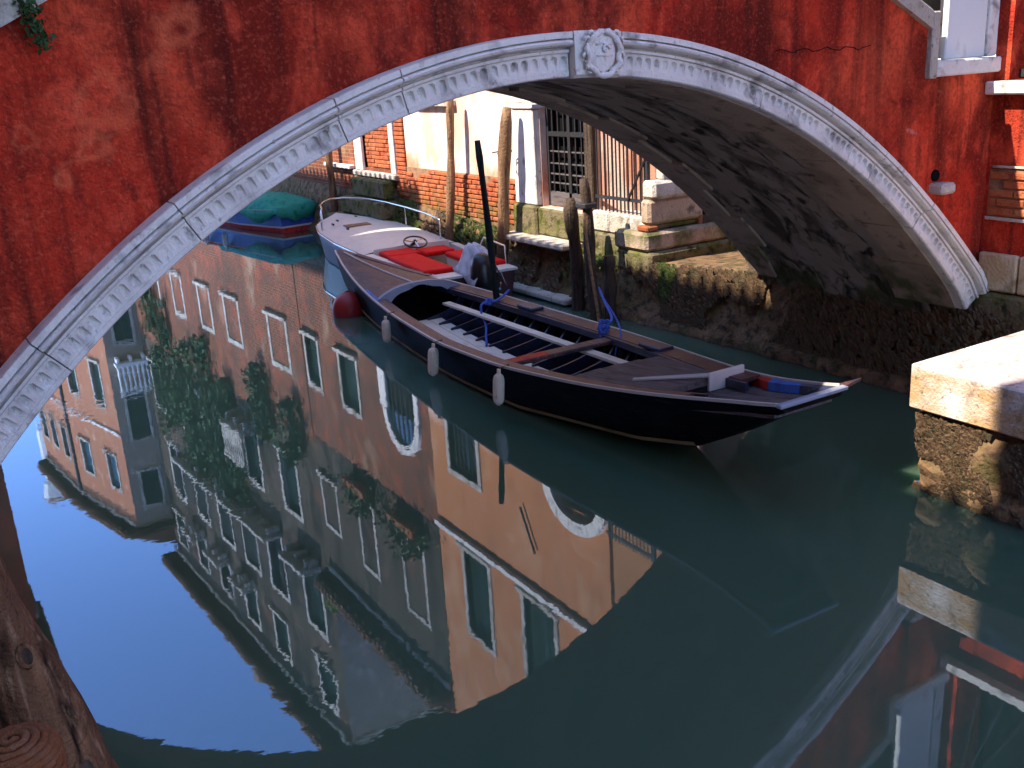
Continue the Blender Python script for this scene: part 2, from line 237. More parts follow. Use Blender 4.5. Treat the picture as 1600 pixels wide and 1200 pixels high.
# ------------------------------------------------------------------ mesh helpers
WM = {}
class MB:
    def __init__(s): s.v = []; s.f = []
    def add(s, vs_, fs_):
        n = len(s.v); s.v += [tuple(p) for p in vs_]; s.f += [tuple(i + n for i in f) for f in fs_]; return s
    def box(s, x0, x1, y0, y1, z0, z1, b=0.0, T=None):
        """box, chamfered by b, optionally moved by matrix T"""
        hx, hy, hz = (x1-x0)/2, (y1-y0)/2, (z1-z0)/2; c = Vector(((x0+x1)/2, (y0+y1)/2, (z0+z1)/2))
        b = min(b, hx*.49, hy*.49, hz*.49)
        if b <= 0:
            vv = [c + Vector((sx*hx, sy*hy, sz*hz)) for sx in (-1, 1) for sy in (-1, 1) for sz in (-1, 1)]
            ff = [(0, 1, 3, 2), (4, 6, 7, 5), (0, 4, 5, 1), (2, 3, 7, 6), (0, 2, 6, 4), (1, 5, 7, 3)]
        else:
            vv = []; ix = {}
            for sx in (-1, 1):
                for sy in (-1, 1):
                    for sz in (-1, 1):
                        for a in range(3):
                            h = [hx-b, hy-b, hz-b]; h[a] += b
                            ix[(sx, sy, sz, a)] = len(vv); vv.append(c + Vector((sx*h[0], sy*h[1], sz*h[2])))
            ff = []
            sg = [(-1, -1), (1, -1), (1, 1), (-1, 1)]
            for a in range(3):
                for q in (-1, 1):
                    fc = []
                    for (p, r) in sg:
                        k = [0, 0, 0]; k[a] = q; k[(a+1) % 3] = p; k[(a+2) % 3] = r; fc.append(ix[(*k, a)])
                    ff.append(fc if q > 0 else fc[::-1])
            for a in range(3):
                o1, o2 = (a+1) % 3, (a+2) % 3
                for p in (-1, 1):
                    for r in (-1, 1):
                        k0 = [0, 0, 0]; k0[o1] = p; k0[o2] = r; k1 = list(k0); k0[a] = -1; k1[a] = 1
                        fc = [ix[(*k0, o1)], ix[(*k1, o1)], ix[(*k1, o2)], ix[(*k0, o2)]]
                        ff.append(fc if p*r < 0 else fc[::-1])
            for sx in (-1, 1):
                for sy in (-1, 1):
                    for sz in (-1, 1):
                        fc = [ix[(sx, sy, sz, a)] for a in range(3)]; ff.append(fc if sx*sy*sz > 0 else fc[::-1])
        if T is not None: vv = [T @ p for p in vv]
        return s.add(vv, ff)
    def tube(s, pts, r, n=8, cap=True, jit=0.0):
        pts = [Vector(p) for p in pts]; rr = r if isinstance(r, (list, tuple)) else [r]*len(pts)
        vv = []; ff = []; prev = None
        for i, p in enumerate(pts):
            t = (pts[min(i+1, len(pts)-1)] - pts[max(i-1, 0)]).normalized()
            if prev is None: a = t.orthogonal().normalized()
            else: a = (prev - t*prev.dot(t)).normalized()
            prev = a; b = t.cross(a)
            for k in range(n):
                w = 2*math.pi*k/n; q = rr[i]*(1 + (random.uniform(-jit, jit) if jit else 0)); vv.append(p + (a*math.cos(w) + b*math.sin(w))*q)
        for i in range(len(pts)-1):
            for k in range(n):
                k2 = (k+1) % n; ff.append((i*n+k, i*n+k2, (i+1)*n+k2, (i+1)*n+k))
        if cap: ff.append(tuple(range(n))[::-1]); ff.append(tuple((len(pts)-1)*n + k for k in range(n)))
        return s.add(vv, ff)
    def grid(s, rows, closed=False):
        """rows of equal-length point lists -> quad strip surface"""
        n = len(rows[0]); vv = [p for r in rows for p in r]; ff = []
        for i in range(len(rows)-1):
            for k in range(n if closed else n-1):
                k2 = (k+1) % n; ff.append((i*n+k, i*n+k2, (i+1)*n+k2, (i+1)*n+k))
        return s.add(vv, ff)
    def poly(s, pts): return s.add(pts, [tuple(range(len(pts)))])
    def extrude(s, pts, d):
        """flat polygon thickened by vector d"""
        d = Vector(d); p = [Vector(q) for q in pts]; n = len(p)
        return s.add(p + [q + d for q in p], [tuple(range(n))[::-1], tuple(range(n, 2*n))] + [(i, (i+1) % n, n+(i+1) % n, n+i) for i in range(n)])
    def build(s, name, m, parent=None, smooth=False, kind=None):
        me = bpy.data.meshes.new(name); me.from_pydata([tuple(p) for p in s.v], [], s.f); me.update()
        bm = bmesh.new(); bm.from_mesh(me); bmesh.ops.recalc_face_normals(bm, faces=bm.faces); bm.to_mesh(me); bm.free()
        me.materials.append(MT[m] if isinstance(m, str) else m)
        if smooth:
            me.polygons.foreach_set('use_smooth', [True]*len(me.polygons))
        o = bpy.data.objects.new(name, me); C.objects.link(o)
        if parent is not None: attach(o, parent)
        if kind: o['kind'] = kind
        return o
def attach(o, parent):
    o.parent = parent
    if parent in WM: o.matrix_parent_inverse = WM[parent].inverted()
def tag(o, label, cat, group=None):
    o['label'] = label; o['category'] = cat
    if group: o['group'] = group
    return o
def thing(name, label, cat, loc, group=None):
    e = bpy.data.objects.new(name, None); C.objects.link(e); e.location = loc; e.empty_display_size = 0.2
    WM[e] = Matrix.Translation(Vector(loc)); return tag(e, label, cat, group)
def structure(o): o['kind'] = 'structure'; return o
def nz3(x, y, z, s=1.0): return noise.noise(Vector((x*s, y*s, z*s)))
def lerp(a, b, t): return a + (b-a)*t
def interp(tab, x):
    if x <= tab[0][0]: return tab[0][1:]
    for p, q in zip(tab, tab[1:]):
        if x <= q[0]:
            t = (x-p[0])/(q[0]-p[0]); return tuple(lerp(a, b, t) for a, b in zip(p[1:], q[1:]))
    return tab[-1][1:]

# ================================================================== SETTING
def sheet(name, x0, x1, y0, y1, z, m):
    return structure(MB().add([(x0, y0, z), (x1, y0, z), (x1, y1, z), (x0, y1, z)], [(0, 1, 2, 3)]).build(name, m))
sheet('water', -60, 60, -60, 160, 0.0, 'water')
structure(MB().box(8.9, 60, -60, 160, -0.5, 1.12).build('ground', 'ground'))
structure(MB().box(-60, -1.0, -60, 160, -0.5, 1.25).build('ground', 'ground'))

# ---- right bank: one rough tidal wall that steps, with a ledge on top
def bank_profile(y):
    """x of the wall foot, x of its top edge, top height"""
    return interp([(-12, 7.62, 7.64, .8), (4.2, 7.6, 7.64, .82), (5.2, 7.5, 7.56, .84), (7.2, 7.45, 7.52, .80), (9.2, 7.36, 7.50, .66), (10.4, 7.30, 7.55, .62), (12.5, 7.28, 7.60, .66), (16, 7.34, 7.62, .86), (24, 7.36, 7.62, .95), (60, 7.36, 7.62, .95)], y)
rows = []
ys = [-12 + i*0.9 for i in range(18)] + [4.3 + i*0.07 for i in range(190)] + [17.8 + i*0.5 for i in range(18)]
for y in ys:
    xf, xt, zt = bank_profile(y); r = []
    for k in range(15):
        t = k/14; z = -0.3 + (zt + 0.3)*t
        x = lerp(xf - 0.04, xt, max(0, t*1.25 - .25)) + 0.05*nz3(0, y, z, 2.3) + 0.045*nz3(3, y, z, 7.0) + 0.03*nz3(9, y, z, 17.0)
        if z < 0.16: x -= 0.10*min(1, (0.16 - z)/0.05)
        r.append((x, y, z))
    z = zt
    for k in range(1, 6): r.append((xt + k*0.28, y, z + 0.02*nz3(k, y, 0, 4.0)))
    rows.append(r)
structure(MB().grid(rows).build('canal_bank', 'tide', smooth=True))
rows = []
for i in range(60):
    y = -10 + i*1.0
    rows.append([(-0.82 + 0.04*nz3(1, y, k*.25, 3.0), y, -0.3 + k*0.25) for k in range(7)] + [(-1.4, y, 1.25)])
structure(MB().grid(rows).build('canal_bank', 'tide', smooth=True))

# ---- weed and shell clumps on the tidal zone (uncountable)
def clumps(name, m, spots, lo, hi):
    mb = MB()
    for (p, nrm) in spots:
        p = Vector(p); s = random.uniform(lo, hi)
        a = nrm.orthogonal().normalized(); b = nrm.cross(a); w = random.uniform(0, 6.28)
        a, b = a*math.cos(w) + b*math.sin(w), b*math.cos(w) - a*math.sin(w)
        q = [p + a*s*random.uniform(.6, 1.2), p + b*s*random.uniform(.5, 1.1), p - a*s*random.uniform(.6, 1.2), p - b*s*random.uniform(.5, 1.1)]
        q = [k - nrm*0.01 + Vector((0, 0, -random.uniform(0, s))) for k in q]
        mb.add(q + [p + nrm*s*random.uniform(.3, .9)], [(0, 1, 4), (1, 2, 4), (2, 3, 4), (3, 0, 4)])
    return mb.build(name, m, kind='stuff')
sp = []; sg = []
for i in range(9000):
    y = random.uniform(4.4, 17.5) if i % 3 else random.uniform(5, 10); xf, xt, zt = bank_profile(y)
    t = random.random()**1.0; z = 0.10 + (zt - 0.06)*t
    if nz3(5, y, z, 1.6) < -0.22: continue
    x = lerp(xf - .05, xt, max(0, t*1.2 - .2)) - 0.02
    ((sg if (y > 8.8 and z > .35 and nz3(2, y, z, 1.1) > -.12) else sp)).append(((x, y, z), Vector((-.9, 0, .4)).normalized()))
o = clumps('tidal_weed', 'weed', sp, .018, .05); tag(o, 'brown seaweed and shells crusting the tidal wall under the bridge', 'seaweed')
o = clumps('green_weed', 'weed_green', sg, .02, .055); tag(o, 'green algae growing on the canal bank below the pink house', 'algae')

# ================================================================== BRIDGE
CX, CZ, YN, YF = 3.57, -1.6, 5.13, 7.5
def r_out(t): t = max(-.96, min(.96, t)); return 4.7651 - .0543*t - .2785*t*t + .0772*t**3 + .3529*t**4
def r_in(t): t = max(-.96, min(.96, t)); return 4.5137 - .0599*t - .2055*t*t + .0875*t**3 + .2481*t**4
def pol(t, r, y): return (CX + r*math.sin(t), y, CZ + r*math.cos(t))
def ring(t, s, y): return pol(t, lerp(r_in(t), r_out(t), s), y)
bridge = thing('stone_bridge', 'red plastered canal bridge with a fluted white stone arch', 'bridge', (3.57, 6.3, 0))
TOP = [(-3.2, 2.35), (-0.6, 2.78), (.56, 3.33), (1.2, 3.66), (2.2, 4.05), (3.0, 4.24), (3.6, 4.28), (4.2, 4.24), (5.0, 4.02), (5.8, 3.61), (6.80, 3.12)]
def topz(x): return interp(TOP, x)[0]
# near spandrel wall, a fine grid so its face is slightly uneven
def spandrel(name, yf, yb, right_x, m):
    mb = MB(); rows = []
    xs = [-3.2 + i*0.4 for i in range(6)] + [-0.8 + i*0.075 for i in range(102)] + [6.80, 6.801] + [6.85 + i*.075 for i in range(12)]
    xs = [x for x in xs if x <= right_x] + [right_x]
    for x in xs:
        # lower edge: just under the outer ring edge, or the bank beside the springers
        lo = 0.0
        for k in range(-140, 141):
            t = k/140*1.25
            px, _, pz = pol(t, r_out(t) - 0.06, 0)
            if abs(px - x) < 0.05: lo = max(lo, pz)
        if x > 7.45: lo = max(lo, 1.0 if yf < 6 else 1.1)
        hi = topz(x) if x <= 6.80 else 2.73
        rows.append([(x, yf + 0.014*nz3(x, 0, lerp(lo, hi, j/16), 1.5) + .005*nz3(x, 5, lerp(lo, hi, j/16), 7), lerp(lo, hi, j/16)) for j in range(17)])
    mb.grid(rows)
    mb.grid([[r[-1], (r[-1][0], yb, r[-1][2])] for r in rows])
    mb.grid([[r[0], (r[0][0], yb, r[0][2])] for r in rows])
    mb.grid([[(p[0], yb, p[2]) for p in r] for r in rows])
    mb.grid([rows[-1], [(p[0], yb, p[2]) for p in rows[-1]]])
    return mb.build(name, m, bridge, smooth=False)
spandrel('spandrel_wall', YN, YN + 0.30, 7.72, 'red')
spandrel('spandrel_wall', YF - 0.32, YF - 0.02, 7.40, 'red')
# vault between the two stone rings
mb = MB(); rows = []
for k in range(97):
    t = lerp(-1.28, 1.06, k/96)
    rows.append([(lambda y: pol(t, r_in(t) + .012 + 0.014*nz3(t*5, y, 0, 1.4) + .01*nz3(t*5, y, 3, 5.0), y))(lerp(YN + .3, YF - .25, j/18)) for j in range(19)])
mb.grid(rows); mb.build('vault', 'vault', bridge, smooth=True)
# bridge deck
mb = MB(); xs = [-3.2 + i*0.35 for i in range(30)] + [7.3]
mb.grid([[(x, y, max(topz(min(x, 6.8)) - 0.95, 1.9 if x < 6.6 else 2.3)) for y in (YN + .2, YF - .2)] for x in xs]); mb.build('deck', 'stone_old', bridge)

JO = [-72, -57, -42.0, -30.8, -19.1, -14.25, -0.76, 3.43, 19.04, 31.47, 35.12, 43.92, 57.6]
PROF = [(-.0, YN + .02), (0.0, YN - .06), (.03, YN - .072), (.125, YN - .074), (.13, YN - .070)]   # (share across the ring, y)
PROF2 = [(.50, YN - .070), (.525, YN - .070), (.528, YN - .058), (.545, YN - .058), (.548, YN - .085), (.61, YN - .088), (.62, YN - .062), (.645, YN - .052), (.665, YN - .072), (.685, YN - .105), (.72, YN - .130), (.77, YN - .138), (.81, YN - .126), (.838, YN - .098), (.842, YN - .085), (.852, YN - .085), (.856, YN - .128), (.985, YN - .130), (1.0, YN - .118), (1.0, YN + .03)]
FL = R(.84)
def voussoir(a, b, name='voussoir', flutes=True):
    g = 0.0008; a, b = R(a) + g, R(b) - g
    mb = MB(); dep = 0.34 + 0.16*random.random()
    off = random.uniform(-.004, .004)
    n = max(1, int((b - a)/R(1.2)))
    ts = [lerp(a, b, i/n) for i in range(n + 1)]
    pa = [(0.0, YN + dep)] + PROF
    mb.grid([[ring(t, s, y + off) for (s, y) in pa] for t in ts])
    mb.grid([[ring(t, s, y + off) for (s, y) in PROF2] for t in ts])
    # fluted band: round-topped hollows
    nf = max(1, round((b - a)/FL)); ns = 14; nu = 8
    fv = [random.uniform(.75, 1.15) if random.random() > .06 else random.uniform(.1, .5) for _ in range(nf + 1)]
    rows = []
    for i in range(nf*nu + 1):
        t = a + (b - a)*i/(nf*nu); u = ((i % nu)/nu)*2 - 1
        col = []
        for j in range(ns + 1):
            q = j/ns; s = lerp(.13, .50, q); top, rad = .90, .20
            hw = .74
            if q > top - rad: hw = .74*math.sqrt(max(0, 1 - ((q - top + rad)/rad)**2)) if q < top else 0
            d = 0.0
            if hw > 0.02 and abs(u) < hw: d = 0.036*fv[i//nu]*math.sqrt(1 - (u/hw)**2) * min(1, max(0, (q - .12)/.62))
            col.append(ring(t, s, YN - .070 + d + off))
        rows.append(col)
    mb.grid(rows)
    for t in (a, b):     # joint faces
        prof = pa + PROF2 + [(1.0, YN + dep)]
        mb.poly([ring(t, s, y + off) for (s, y) in prof])
    return mb.build(name, 'stone', bridge)
for a, b in zip(JO, JO[1:]):
    if (a, b) != (-0.76, 3.43): voussoir(a, b)
# soffit faces of the near ring are toothed blocks, and the far ring
for i, (a, b) in enumerate(zip(JO, JO[1:])):
    n = 2 if b - a > 12 else 1
    for k in range(n):
        a2, b2 = R(lerp(a, b, k/n)) + .001, R(lerp(a, b, (k+1)/n)) - .001
        dp = .42 if (i + k) % 2 else .62
        mb = MB(); ts = [lerp(a2, b2, j/5) for j in range(6)]
        ri = -0.004 - .006*random.random()
        mb.grid([[pol(t, r_in(t) + ri + .20, YN + .02), pol(t, r_in(t) + ri, YN + .02), pol(t, r_in(t) + ri, YN + dp), pol(t, r_in(t) + ri + .12, YN + dp)] for t in ts])
        for t in (a2, b2): mb.poly([pol(t, r_in(t) + ri + .2, YN + .02), pol(t, r_in(t) + ri, YN + .02), pol(t, r_in(t) + ri, YN + dp), pol(t, r_in(t) + ri + .12, YN + dp)])
        mb.build('soffit_block', 'soffit_stone', bridge)
for i in range(22):
    a2, b2 = R(lerp(-72, 58, i/22)) + .001, R(lerp(-72, 58, (i+1)/22)) - .001
    dp = .30 if i % 2 else .44; ri = -0.01 - .008*random.random()
    mb = MB(); ts = [lerp(a2, b2, j/4) for j in range(5)]
    pr = lambda t: [pol(t, r_in(t) + ri + .14, YF - dp), pol(t, r_in(t) + ri, YF - dp), pol(t, r_in(t) + ri, YF + .03), pol(t, r_in(t) + .26, YF + .03)]
    mb.grid([pr(t) for t in ts]); [mb.poly(pr(t)) for t in (a2, b2)]
    mb.build('far_arch_stone', 'soffit_stone', bridge)

# keystone with a carved shield
ka, kb = R(-0.76) + .001, R(3.43) - .001
mb = MB(); ts = [lerp(ka, kb, i/4) for i in range(5)]
pk = [(0.0, YN + .45), (-.03, YN - .02), (-.03, YN - .10), (.05, YN - .13), (.95, YN - .13), (1.01, YN - .125), (1.01, YN + .05)]
mb.grid([[ring(t, s, y) for (s, y) in pk] for t in ts]); [mb.poly([ring(t, s, y) for (s, y) in pk]) for t in (ka, kb)]
key = mb.build('keystone', 'stone', bridge)
kt = (ka + kb)/2 + .004; kc = Vector(ring(kt, .50, YN - .14)); ex = Vector((math.cos(kt), 0, -math.sin(kt))); ez = Vector((math.sin(kt), 0, math.cos(kt))); ey = Vector((0, -1, 0))
def kp(u, w, o): return kc + ex*u + ez*w + ey*o
def shield_w(q):   # half width along height q in -1..1
    return 0.092*(math.sqrt(max(0, 1 - (max(0, q) )**2*.55)) if q > 0 else math.sqrt(max(0, 1 - (-q)**2.2)))
rows = []
for i in range(15):
    q = lerp(-.98, 1, i/14); w = shield_w(q)
    rows.append([kp(w*u, q*.106, .045*math.sqrt(max(0, 1 - u*u*.8))*(1 - .35*q*q) - .012) for u in [k/6 - 1 for k in range(13)]])
MB().grid(rows).build('shield', 'stone', key, smooth=True)
mb = MB()   # leafy scroll border
pts = []
for i in range(29):
    w = 2*math.pi*i/28; pts.append(kp(.116*math.sin(w)*(1 + .08*math.cos(9*w)), .122*math.cos(w) - .002, .022 + .012*math.sin(7*w)))
mb.tube(pts, [.014 + .007*abs(math.sin(i*1.9)) for i in range(29)], 7)
for sgn in (-1, 1):
    for (u, w, q) in ((.115, .07, .022), (.122, -.02, .026), (.10, -.085, .022), (.09, .105, .018)):
        mb.tube([kp(sgn*(u + q*math.cos(a)), w + q*math.sin(a), .02) for a in [k*.9 for k in range(7)]], [.012 - .0012*k for k in range(7)], 6)
mb.build('scroll_border', 'stone', key, smooth=True)
mb = MB(); mb.tube([kp(.028*math.cos(a)*(1 - a/9), .022 + .028*math.sin(a)*(1 - a/9), .040) for a in [k*.6 for k in range(11)]], .007, 6)
mb.tube([kp(-.06, .048, .026), kp(-.02, .058, .036), kp(.02, .048, .038), (kp(.06, .056, .026))], .006, 6); mb.tube([kp(-.055, -.012, .028), kp(.0, -.014, .042), kp(.055, -.012, .028)], .004, 6)
mb.build('carved_emblem', 'stone', key, smooth=True)

# coping stones along the near parapet, the upright end stone, and the far coping
def coping(y0, y1, x_end, over):
    xs = []; x = -3.2
    while x < x_end - .05: xs.append(x); x += 0.72
    xs.append(x_end)
    for a, b in zip(xs, xs[1:]):
        mb = MB(); ts = [lerp(a + .004, b - .004, i/4) for i in range(5)]
        pr = lambda x: [(x, y0 - over, topz(x) - .045), (x, y0 - over, topz(x) + .075), (x, y0 - over + .02, topz(x) + .095), (x, y1 + .02, topz(x) + .095), (x, y1 + .04, topz(x) - .045)]
        mb.grid([pr(x) for x in ts], closed=True); [mb.poly(pr(x)) for x in (ts[0], ts[-1])]
        mb.build('coping_stone', 'stone_old', bridge)
coping(YN, YN + .30, 6.80, .05)
coping(YF - .32, YF, 6.80, .05)
MB().box(6.80, 6.885, YN - .05, YN + .3, 2.72, 3.20, .01).build('coping_stone', 'stone_old', bridge)
# drain hole with its stone spout, crack in the render
sp_ = MB().box(6.93, 7.10, YN - .13, YN + .05, 1.845, 1.93, .02).build('drain_spout', 'stone_old', bridge)
mb = MB(); mb.tube([(6.99, YN - .016, 1.985), (6.99, YN + .01, 1.985)], .045, 12); mb.build('drain_hole', 'dark', sp_)
mb = MB(); cr = [(5.22 + .045*i, YN - .017, 2.985 + .012*math.sin(i*1.3) + .006*math.sin(i*3.1) - .0005*i) for i in range(22)]
mb.tube(cr, .0035, 4); mb.build('plaster_crack', 'dark', bridge)

# ================================================================== LANDING at the right
land = thing('stone_landing', 'pale stone landing slab on an algae covered wall at the right edge', 'landing', (6.6, 2.0, 0))
y1 = 4.24
for (a, b) in ((2.55, y1), (0.9, 2.545), (-0.8, 0.895), (-2.6, -.805), (-4.6, -2.605)):
    rows = []; n = 14
    mb = MB().box(5.66, 7.66, a, b, 0.60, 0.915, .012)
    mb.build('slab', 'landing_stone', land)
mb = MB(); rows = []
path = [(7.6, y1 - .03)] + [(7.6 - i*.1, y1 - .04) for i in range(1, 19)] + [(5.72, y1 - .05)] + [(5.72, y1 - .05 - i*.1) for i in range(1, 86)]
for (x, y) in path:
    r = []
    for k in range(13):
        z = -.25 + k*.071; q = .05*nz3(x, y, z, 3.0) + .05*nz3(x, y, z, 9.0) + (.05 if z > .48 else 0)
        r.append((x + q, y - q*.6, z))
    rows.append(r)
mb.grid(rows); mb.build('landing_wall', 'tide', land)
sp = []
for i in range(5200):
    if i % 5 == 0: p = (random.uniform(5.75, 7.4), y1 - .02, random.uniform(.03, .56)); nn = Vector((0, 1, .2)).normalized()
    else: p = (5.70, y1 - .05 - abs(random.gauss(0, 1.3)), random.uniform(.02, .57)); nn = Vector((-1, 0, .25)).normalized()
    if nz3(p[0], p[1], p[2], 3.2) > -.25: sp.append((p, nn))
o = clumps('shell_crust', 'weed', sp, .015, .04); attach(o, land)

# ================================================================== facade tools
class Fac:
    """a wall plane: u runs from p0 to p1, out = towards the canal (left of the run when seen from above)"""
    def __init__(s, p0, p1, flip=False):
        s.p = Vector((p0[0], p0[1], 0)); d = Vector((p1[0]-p0[0], p1[1]-p0[1], 0)); s.len = d.length; s.d = d.normalized()
        s.n = Vector((-s.d.y, s.d.x, 0)) * (-1 if flip else 1)
    def pt(s, u, z, o=0.0): q = s.p + s.d*u + s.n*o; return Vector((q.x, q.y, z))
    def mx(s): return Matrix(((s.d.x, s.n.x, 0, s.p.x), (s.d.y, s.n.y, 0, s.p.y), (0, 0, 1, 0), (0, 0, 0, 1)))
    def box(s, mb, u0, u1, o0, o1, z0, z1, b=0.0): return mb.box(u0, u1, o0, o1, z0, z1, b, s.mx())
def wall_mesh(F, u0, u1, z0, z1, ops, depth=0.22, mb=None):
    mb = mb or MB()
    us = sorted({u0, u1} | {q for o in ops for q in o[:2]}); zs = sorted({z0, z1} | {q for o in ops for q in o[2:4]})
    for a, b in zip(us, us[1:]):
        for c, d in zip(zs, zs[1:]):
            um, zm = (a+b)/2, (c+d)/2
            if any(o[0] < um < o[1] and o[2] < zm < o[3] for o in ops): continue
            mb.add([F.pt(a, c), F.pt(b, c), F.pt(b, d), F.pt(a, d)], [(0, 1, 2, 3)])
    for o in ops:
        a, b, c, d = o[:4]
        q = [(a, c), (b, c), (b, d), (a, d)]
        for i in range(4):
            p, r = q[i], q[(i+1) % 4]
            mb.add([F.pt(*p), F.pt(*r), F.pt(*r, -depth), F.pt(*p, -depth)], [(0, 1, 2, 3)])
        mb.add([F.pt(a-.05, c-.05, -depth), F.pt(b+.05, c-.05, -depth), F.pt(b+.05, d+.05, -depth), F.pt(a-.05, d+.05, -depth)], [(0, 1, 2, 3)])
    return mb
def shell(F, mb, u0, u1, z0, z1, D):
    for u in (u0, u1): mb.add([F.pt(u, z0), F.pt(u, z1), F.pt(u, z1, -D), F.pt(u, z0, -D)], [(0, 1, 2, 3)])
    mb.add([F.pt(u0, z0, -D), F.pt(u1, z0, -D), F.pt(u1, z1, -D), F.pt(u0, z1, -D)], [(0, 1, 2, 3)])
    mb.add([F.pt(u0, z1), F.pt(u1, z1), F.pt(u1, z1, -D), F.pt(u0, z1, -D)], [(0, 1, 2, 3)])
def window(F, parent, u0, u1, z0, z1, style='shutter', sw=.11, sm='stone_old', shm='shutter', sill=True, label=None):
    """window part with its pieces as sub-parts"""
    mb = MB(); t = .045; d = -.12
    for (a, b, c, e) in ((u0, u0+t, z0, z1), (u1-t, u1, z0, z1), (u0+t, u1-t, z0, z0+t), (u0+t, u1-t, z1-t, z1)): F.box(mb, a, b, d-.03, d+.02, c, e)
    if style != 'shutter':
        um = (u0+u1)/2; F.box(mb, um-.02, um+.02, d-.025, d+.015, z0+t, z1-t)
        F.box(mb, u0+t, um-.02, d-.02, d+.01, lerp(z0, z1, .62)-.015, lerp(z0, z1, .62)+.015); F.box(mb, um+.02, u1-t, d-.02, d+.01, lerp(z0, z1, .62)-.015, lerp(z0, z1, .62)+.015)
    w = mb.build('window', shm if style == 'shutter' else 'shutter', parent)
    if label: w['label'] = label
    mb = MB(); e = .03
    for (a, b, c, q) in ((u0-sw, u0, z0, z1), (u1, u1+sw, z0, z1), (u0-sw, u1+sw, z1, z1+sw*1.1)): F.box(mb, a, b, -.1, e, c, q, .008)
    if not sill: F.box(mb, u0-sw, u1+sw, -.1, e, z0-sw, z0, .008)
    mb.build('surround', sm, w)
    if sill: F.box(MB(), u0-sw-.05, u1+sw+.05, -.1, .10, z0-.10, z0, .012).build('sill', sm, w)
    if style == 'shutter':
        for (a, b) in ((u0+t, (u0+u1)/2-.004), ((u0+u1)/2+.004, u1-t)):
            mb = MB(); F.box(mb, a, b, d-.02, d-.008, z0+t, z1-t)
            for (p, q, r, s_) in ((a, a+.05, z0+t, z1-t), (b-.05, b, z0+t, z1-t), (a+.05, b-.05, z0+t, z0+t+.06), (a+.05, b-.05, z1-t-.06, z1-t), (a+.05, b-.05, (z0+z1)/2-.03, (z0+z1)/2+.03)): F.box(mb, p, q, d-.008, d+.012, r, s_)
            n = int((z1-z0)/.07)
            for k in range(n):
                zz = z0 + t + .06 + (z1-z0-2*t-.12)*(k+.2)/n
                F.box(mb, a+.05, b-.05, d-.008, d+.004, zz, zz+.03)
            mb.build('shutter', shm, w)
    else:
        MB().add([F.pt(u0+.01, z0+.01, d-.022), F.pt(u1-.01, z0+.01, d-.022), F.pt(u1-.01, z1-.01, d-.022), F.pt(u0+.01, z1-.01, d-.022)], [(0, 1, 2, 3)]).build('pane', 'glass', w)
    if style == 'barred':
        nb = max(3, int((u1-u0)/.13))
        for k in range(1, nb): MB().tube([F.pt(lerp(u0, u1, k/nb), z0, -.04), F.pt(lerp(u0, u1, k/nb), z1, -.04)], .010, 5).build('bar', 'iron', w)
        nr = max(3, int((z1-z0)/.2))
        for k in range(1, nr): MB().tube([F.pt(u0, lerp(z0, z1, k/nr), -.03), F.pt(u1, lerp(z0, z1, k/nr), -.03)], .008, 5).build('bar', 'iron', w)
    return w
def eave(F, parent, u0, u1, z, over=.55, D=6.0, step=.42, bm='wood_dark', rise=1.6, ends=(0, 0)):
    """roof with tiles, gutter line and brackets under the overhang"""
    mb = MB(); a, b = u0 - .2*ends[0], u1 + .2*ends[1]
    q = [(over, z + .16), (over, z + .24), (-D/2, z + .24 + rise), (-D, z + .24), (-D, z + .16)]
    mb.add([F.pt(u, zz, o) for u in (a, b) for (o, zz) in q], [tuple(range(5)), tuple(range(5, 10)), (0, 1, 6, 5), (1, 2, 7, 6), (2, 3, 8, 7), (3, 4, 9, 8), (4, 0, 5, 9)])
    rf = mb.build('roof', 'tile', parent)
    mb = MB(); n = int((b-a)/.21)
    for k in range(n):
        u = a + (k+.5)*(b-a)/n
        mb.tube([F.pt(u, z + .245, over + .05), F.pt(u, z + .245 + .25*rise/(D/2+over), over - .25*(1)), F.pt(u, z + .255 + rise*.5, (over - D/2)/2)], .062, 6)
    mb.build('tile_row', 'tile', rf, kind='stuff')
    F.box(MB(), a, b, .003, .10, z - .16, z - .02, .02).build('cornice', 'stone_old', parent)
    n = max(2, int((b-a)/step))
    for k in range(n + 1):
        u = lerp(a + .06, b - .06, k/n)
        mb = MB(); F.box(mb, u-.05, u+.05, .0, over - .06, z + .02, z + .155, .012); F.box(mb, u-.045, u+.045, .0, over*.55, z - .06, z + .02, .012)
        mb.build('eave_bracket', bm, parent)
    return rf
def railing_balcony(F, parent, u0, u1, z, out=.55, h=.95, m='stone_old', balusters=True, rail='iron'):
    b = F.box(MB(), u0, u1, .0, out, z - .12, z, .02).build('balcony', m, parent)
    mb = MB()
    for k in range(3):
        u = lerp(u0 + .12, u1 - .12, k/2); F.box(mb, u - .06, u + .06, .0, out*.7, z - .34, z - .125, .03)
    mb.build('corbel', m, b)
    if balusters:
        F.box(MB(), u0, u1, out - .14, out, z + h - .1, z + h, .02).build('handrail', m, b)
        n = max(3, int((u1-u0)/.16))
        for k in range(n):
            u = lerp(u0 + .07, u1 - .07, k/(n-1)); c = F.pt(u, 0, out - .07)
            MB().tube([(c.x, c.y, z + zz) for zz in (0, .05, .08, .25, .42, .60, .78, h - .1)], [.055, .055, .03, .062, .035, .026, .05, .05], 8).build('baluster', m, b, smooth=True)
    else:
        mb = MB(); mb.tube([F.pt(u0, z + h, 0), F.pt(u0, z + h, out - .03), F.pt(u1, z + h, out - .03), F.pt(u1, z + h, 0)], .018, 6); mb.build('handrail', rail, b)
        n = max(4, int((u1-u0)/.13))
        for k in range(n + 1): u = lerp(u0, u1, k/n); MB().tube([F.pt(u, z, out - .03), F.pt(u, z + h, out - .03)], .009, 5).build('rail_bar', rail, b)
    return b
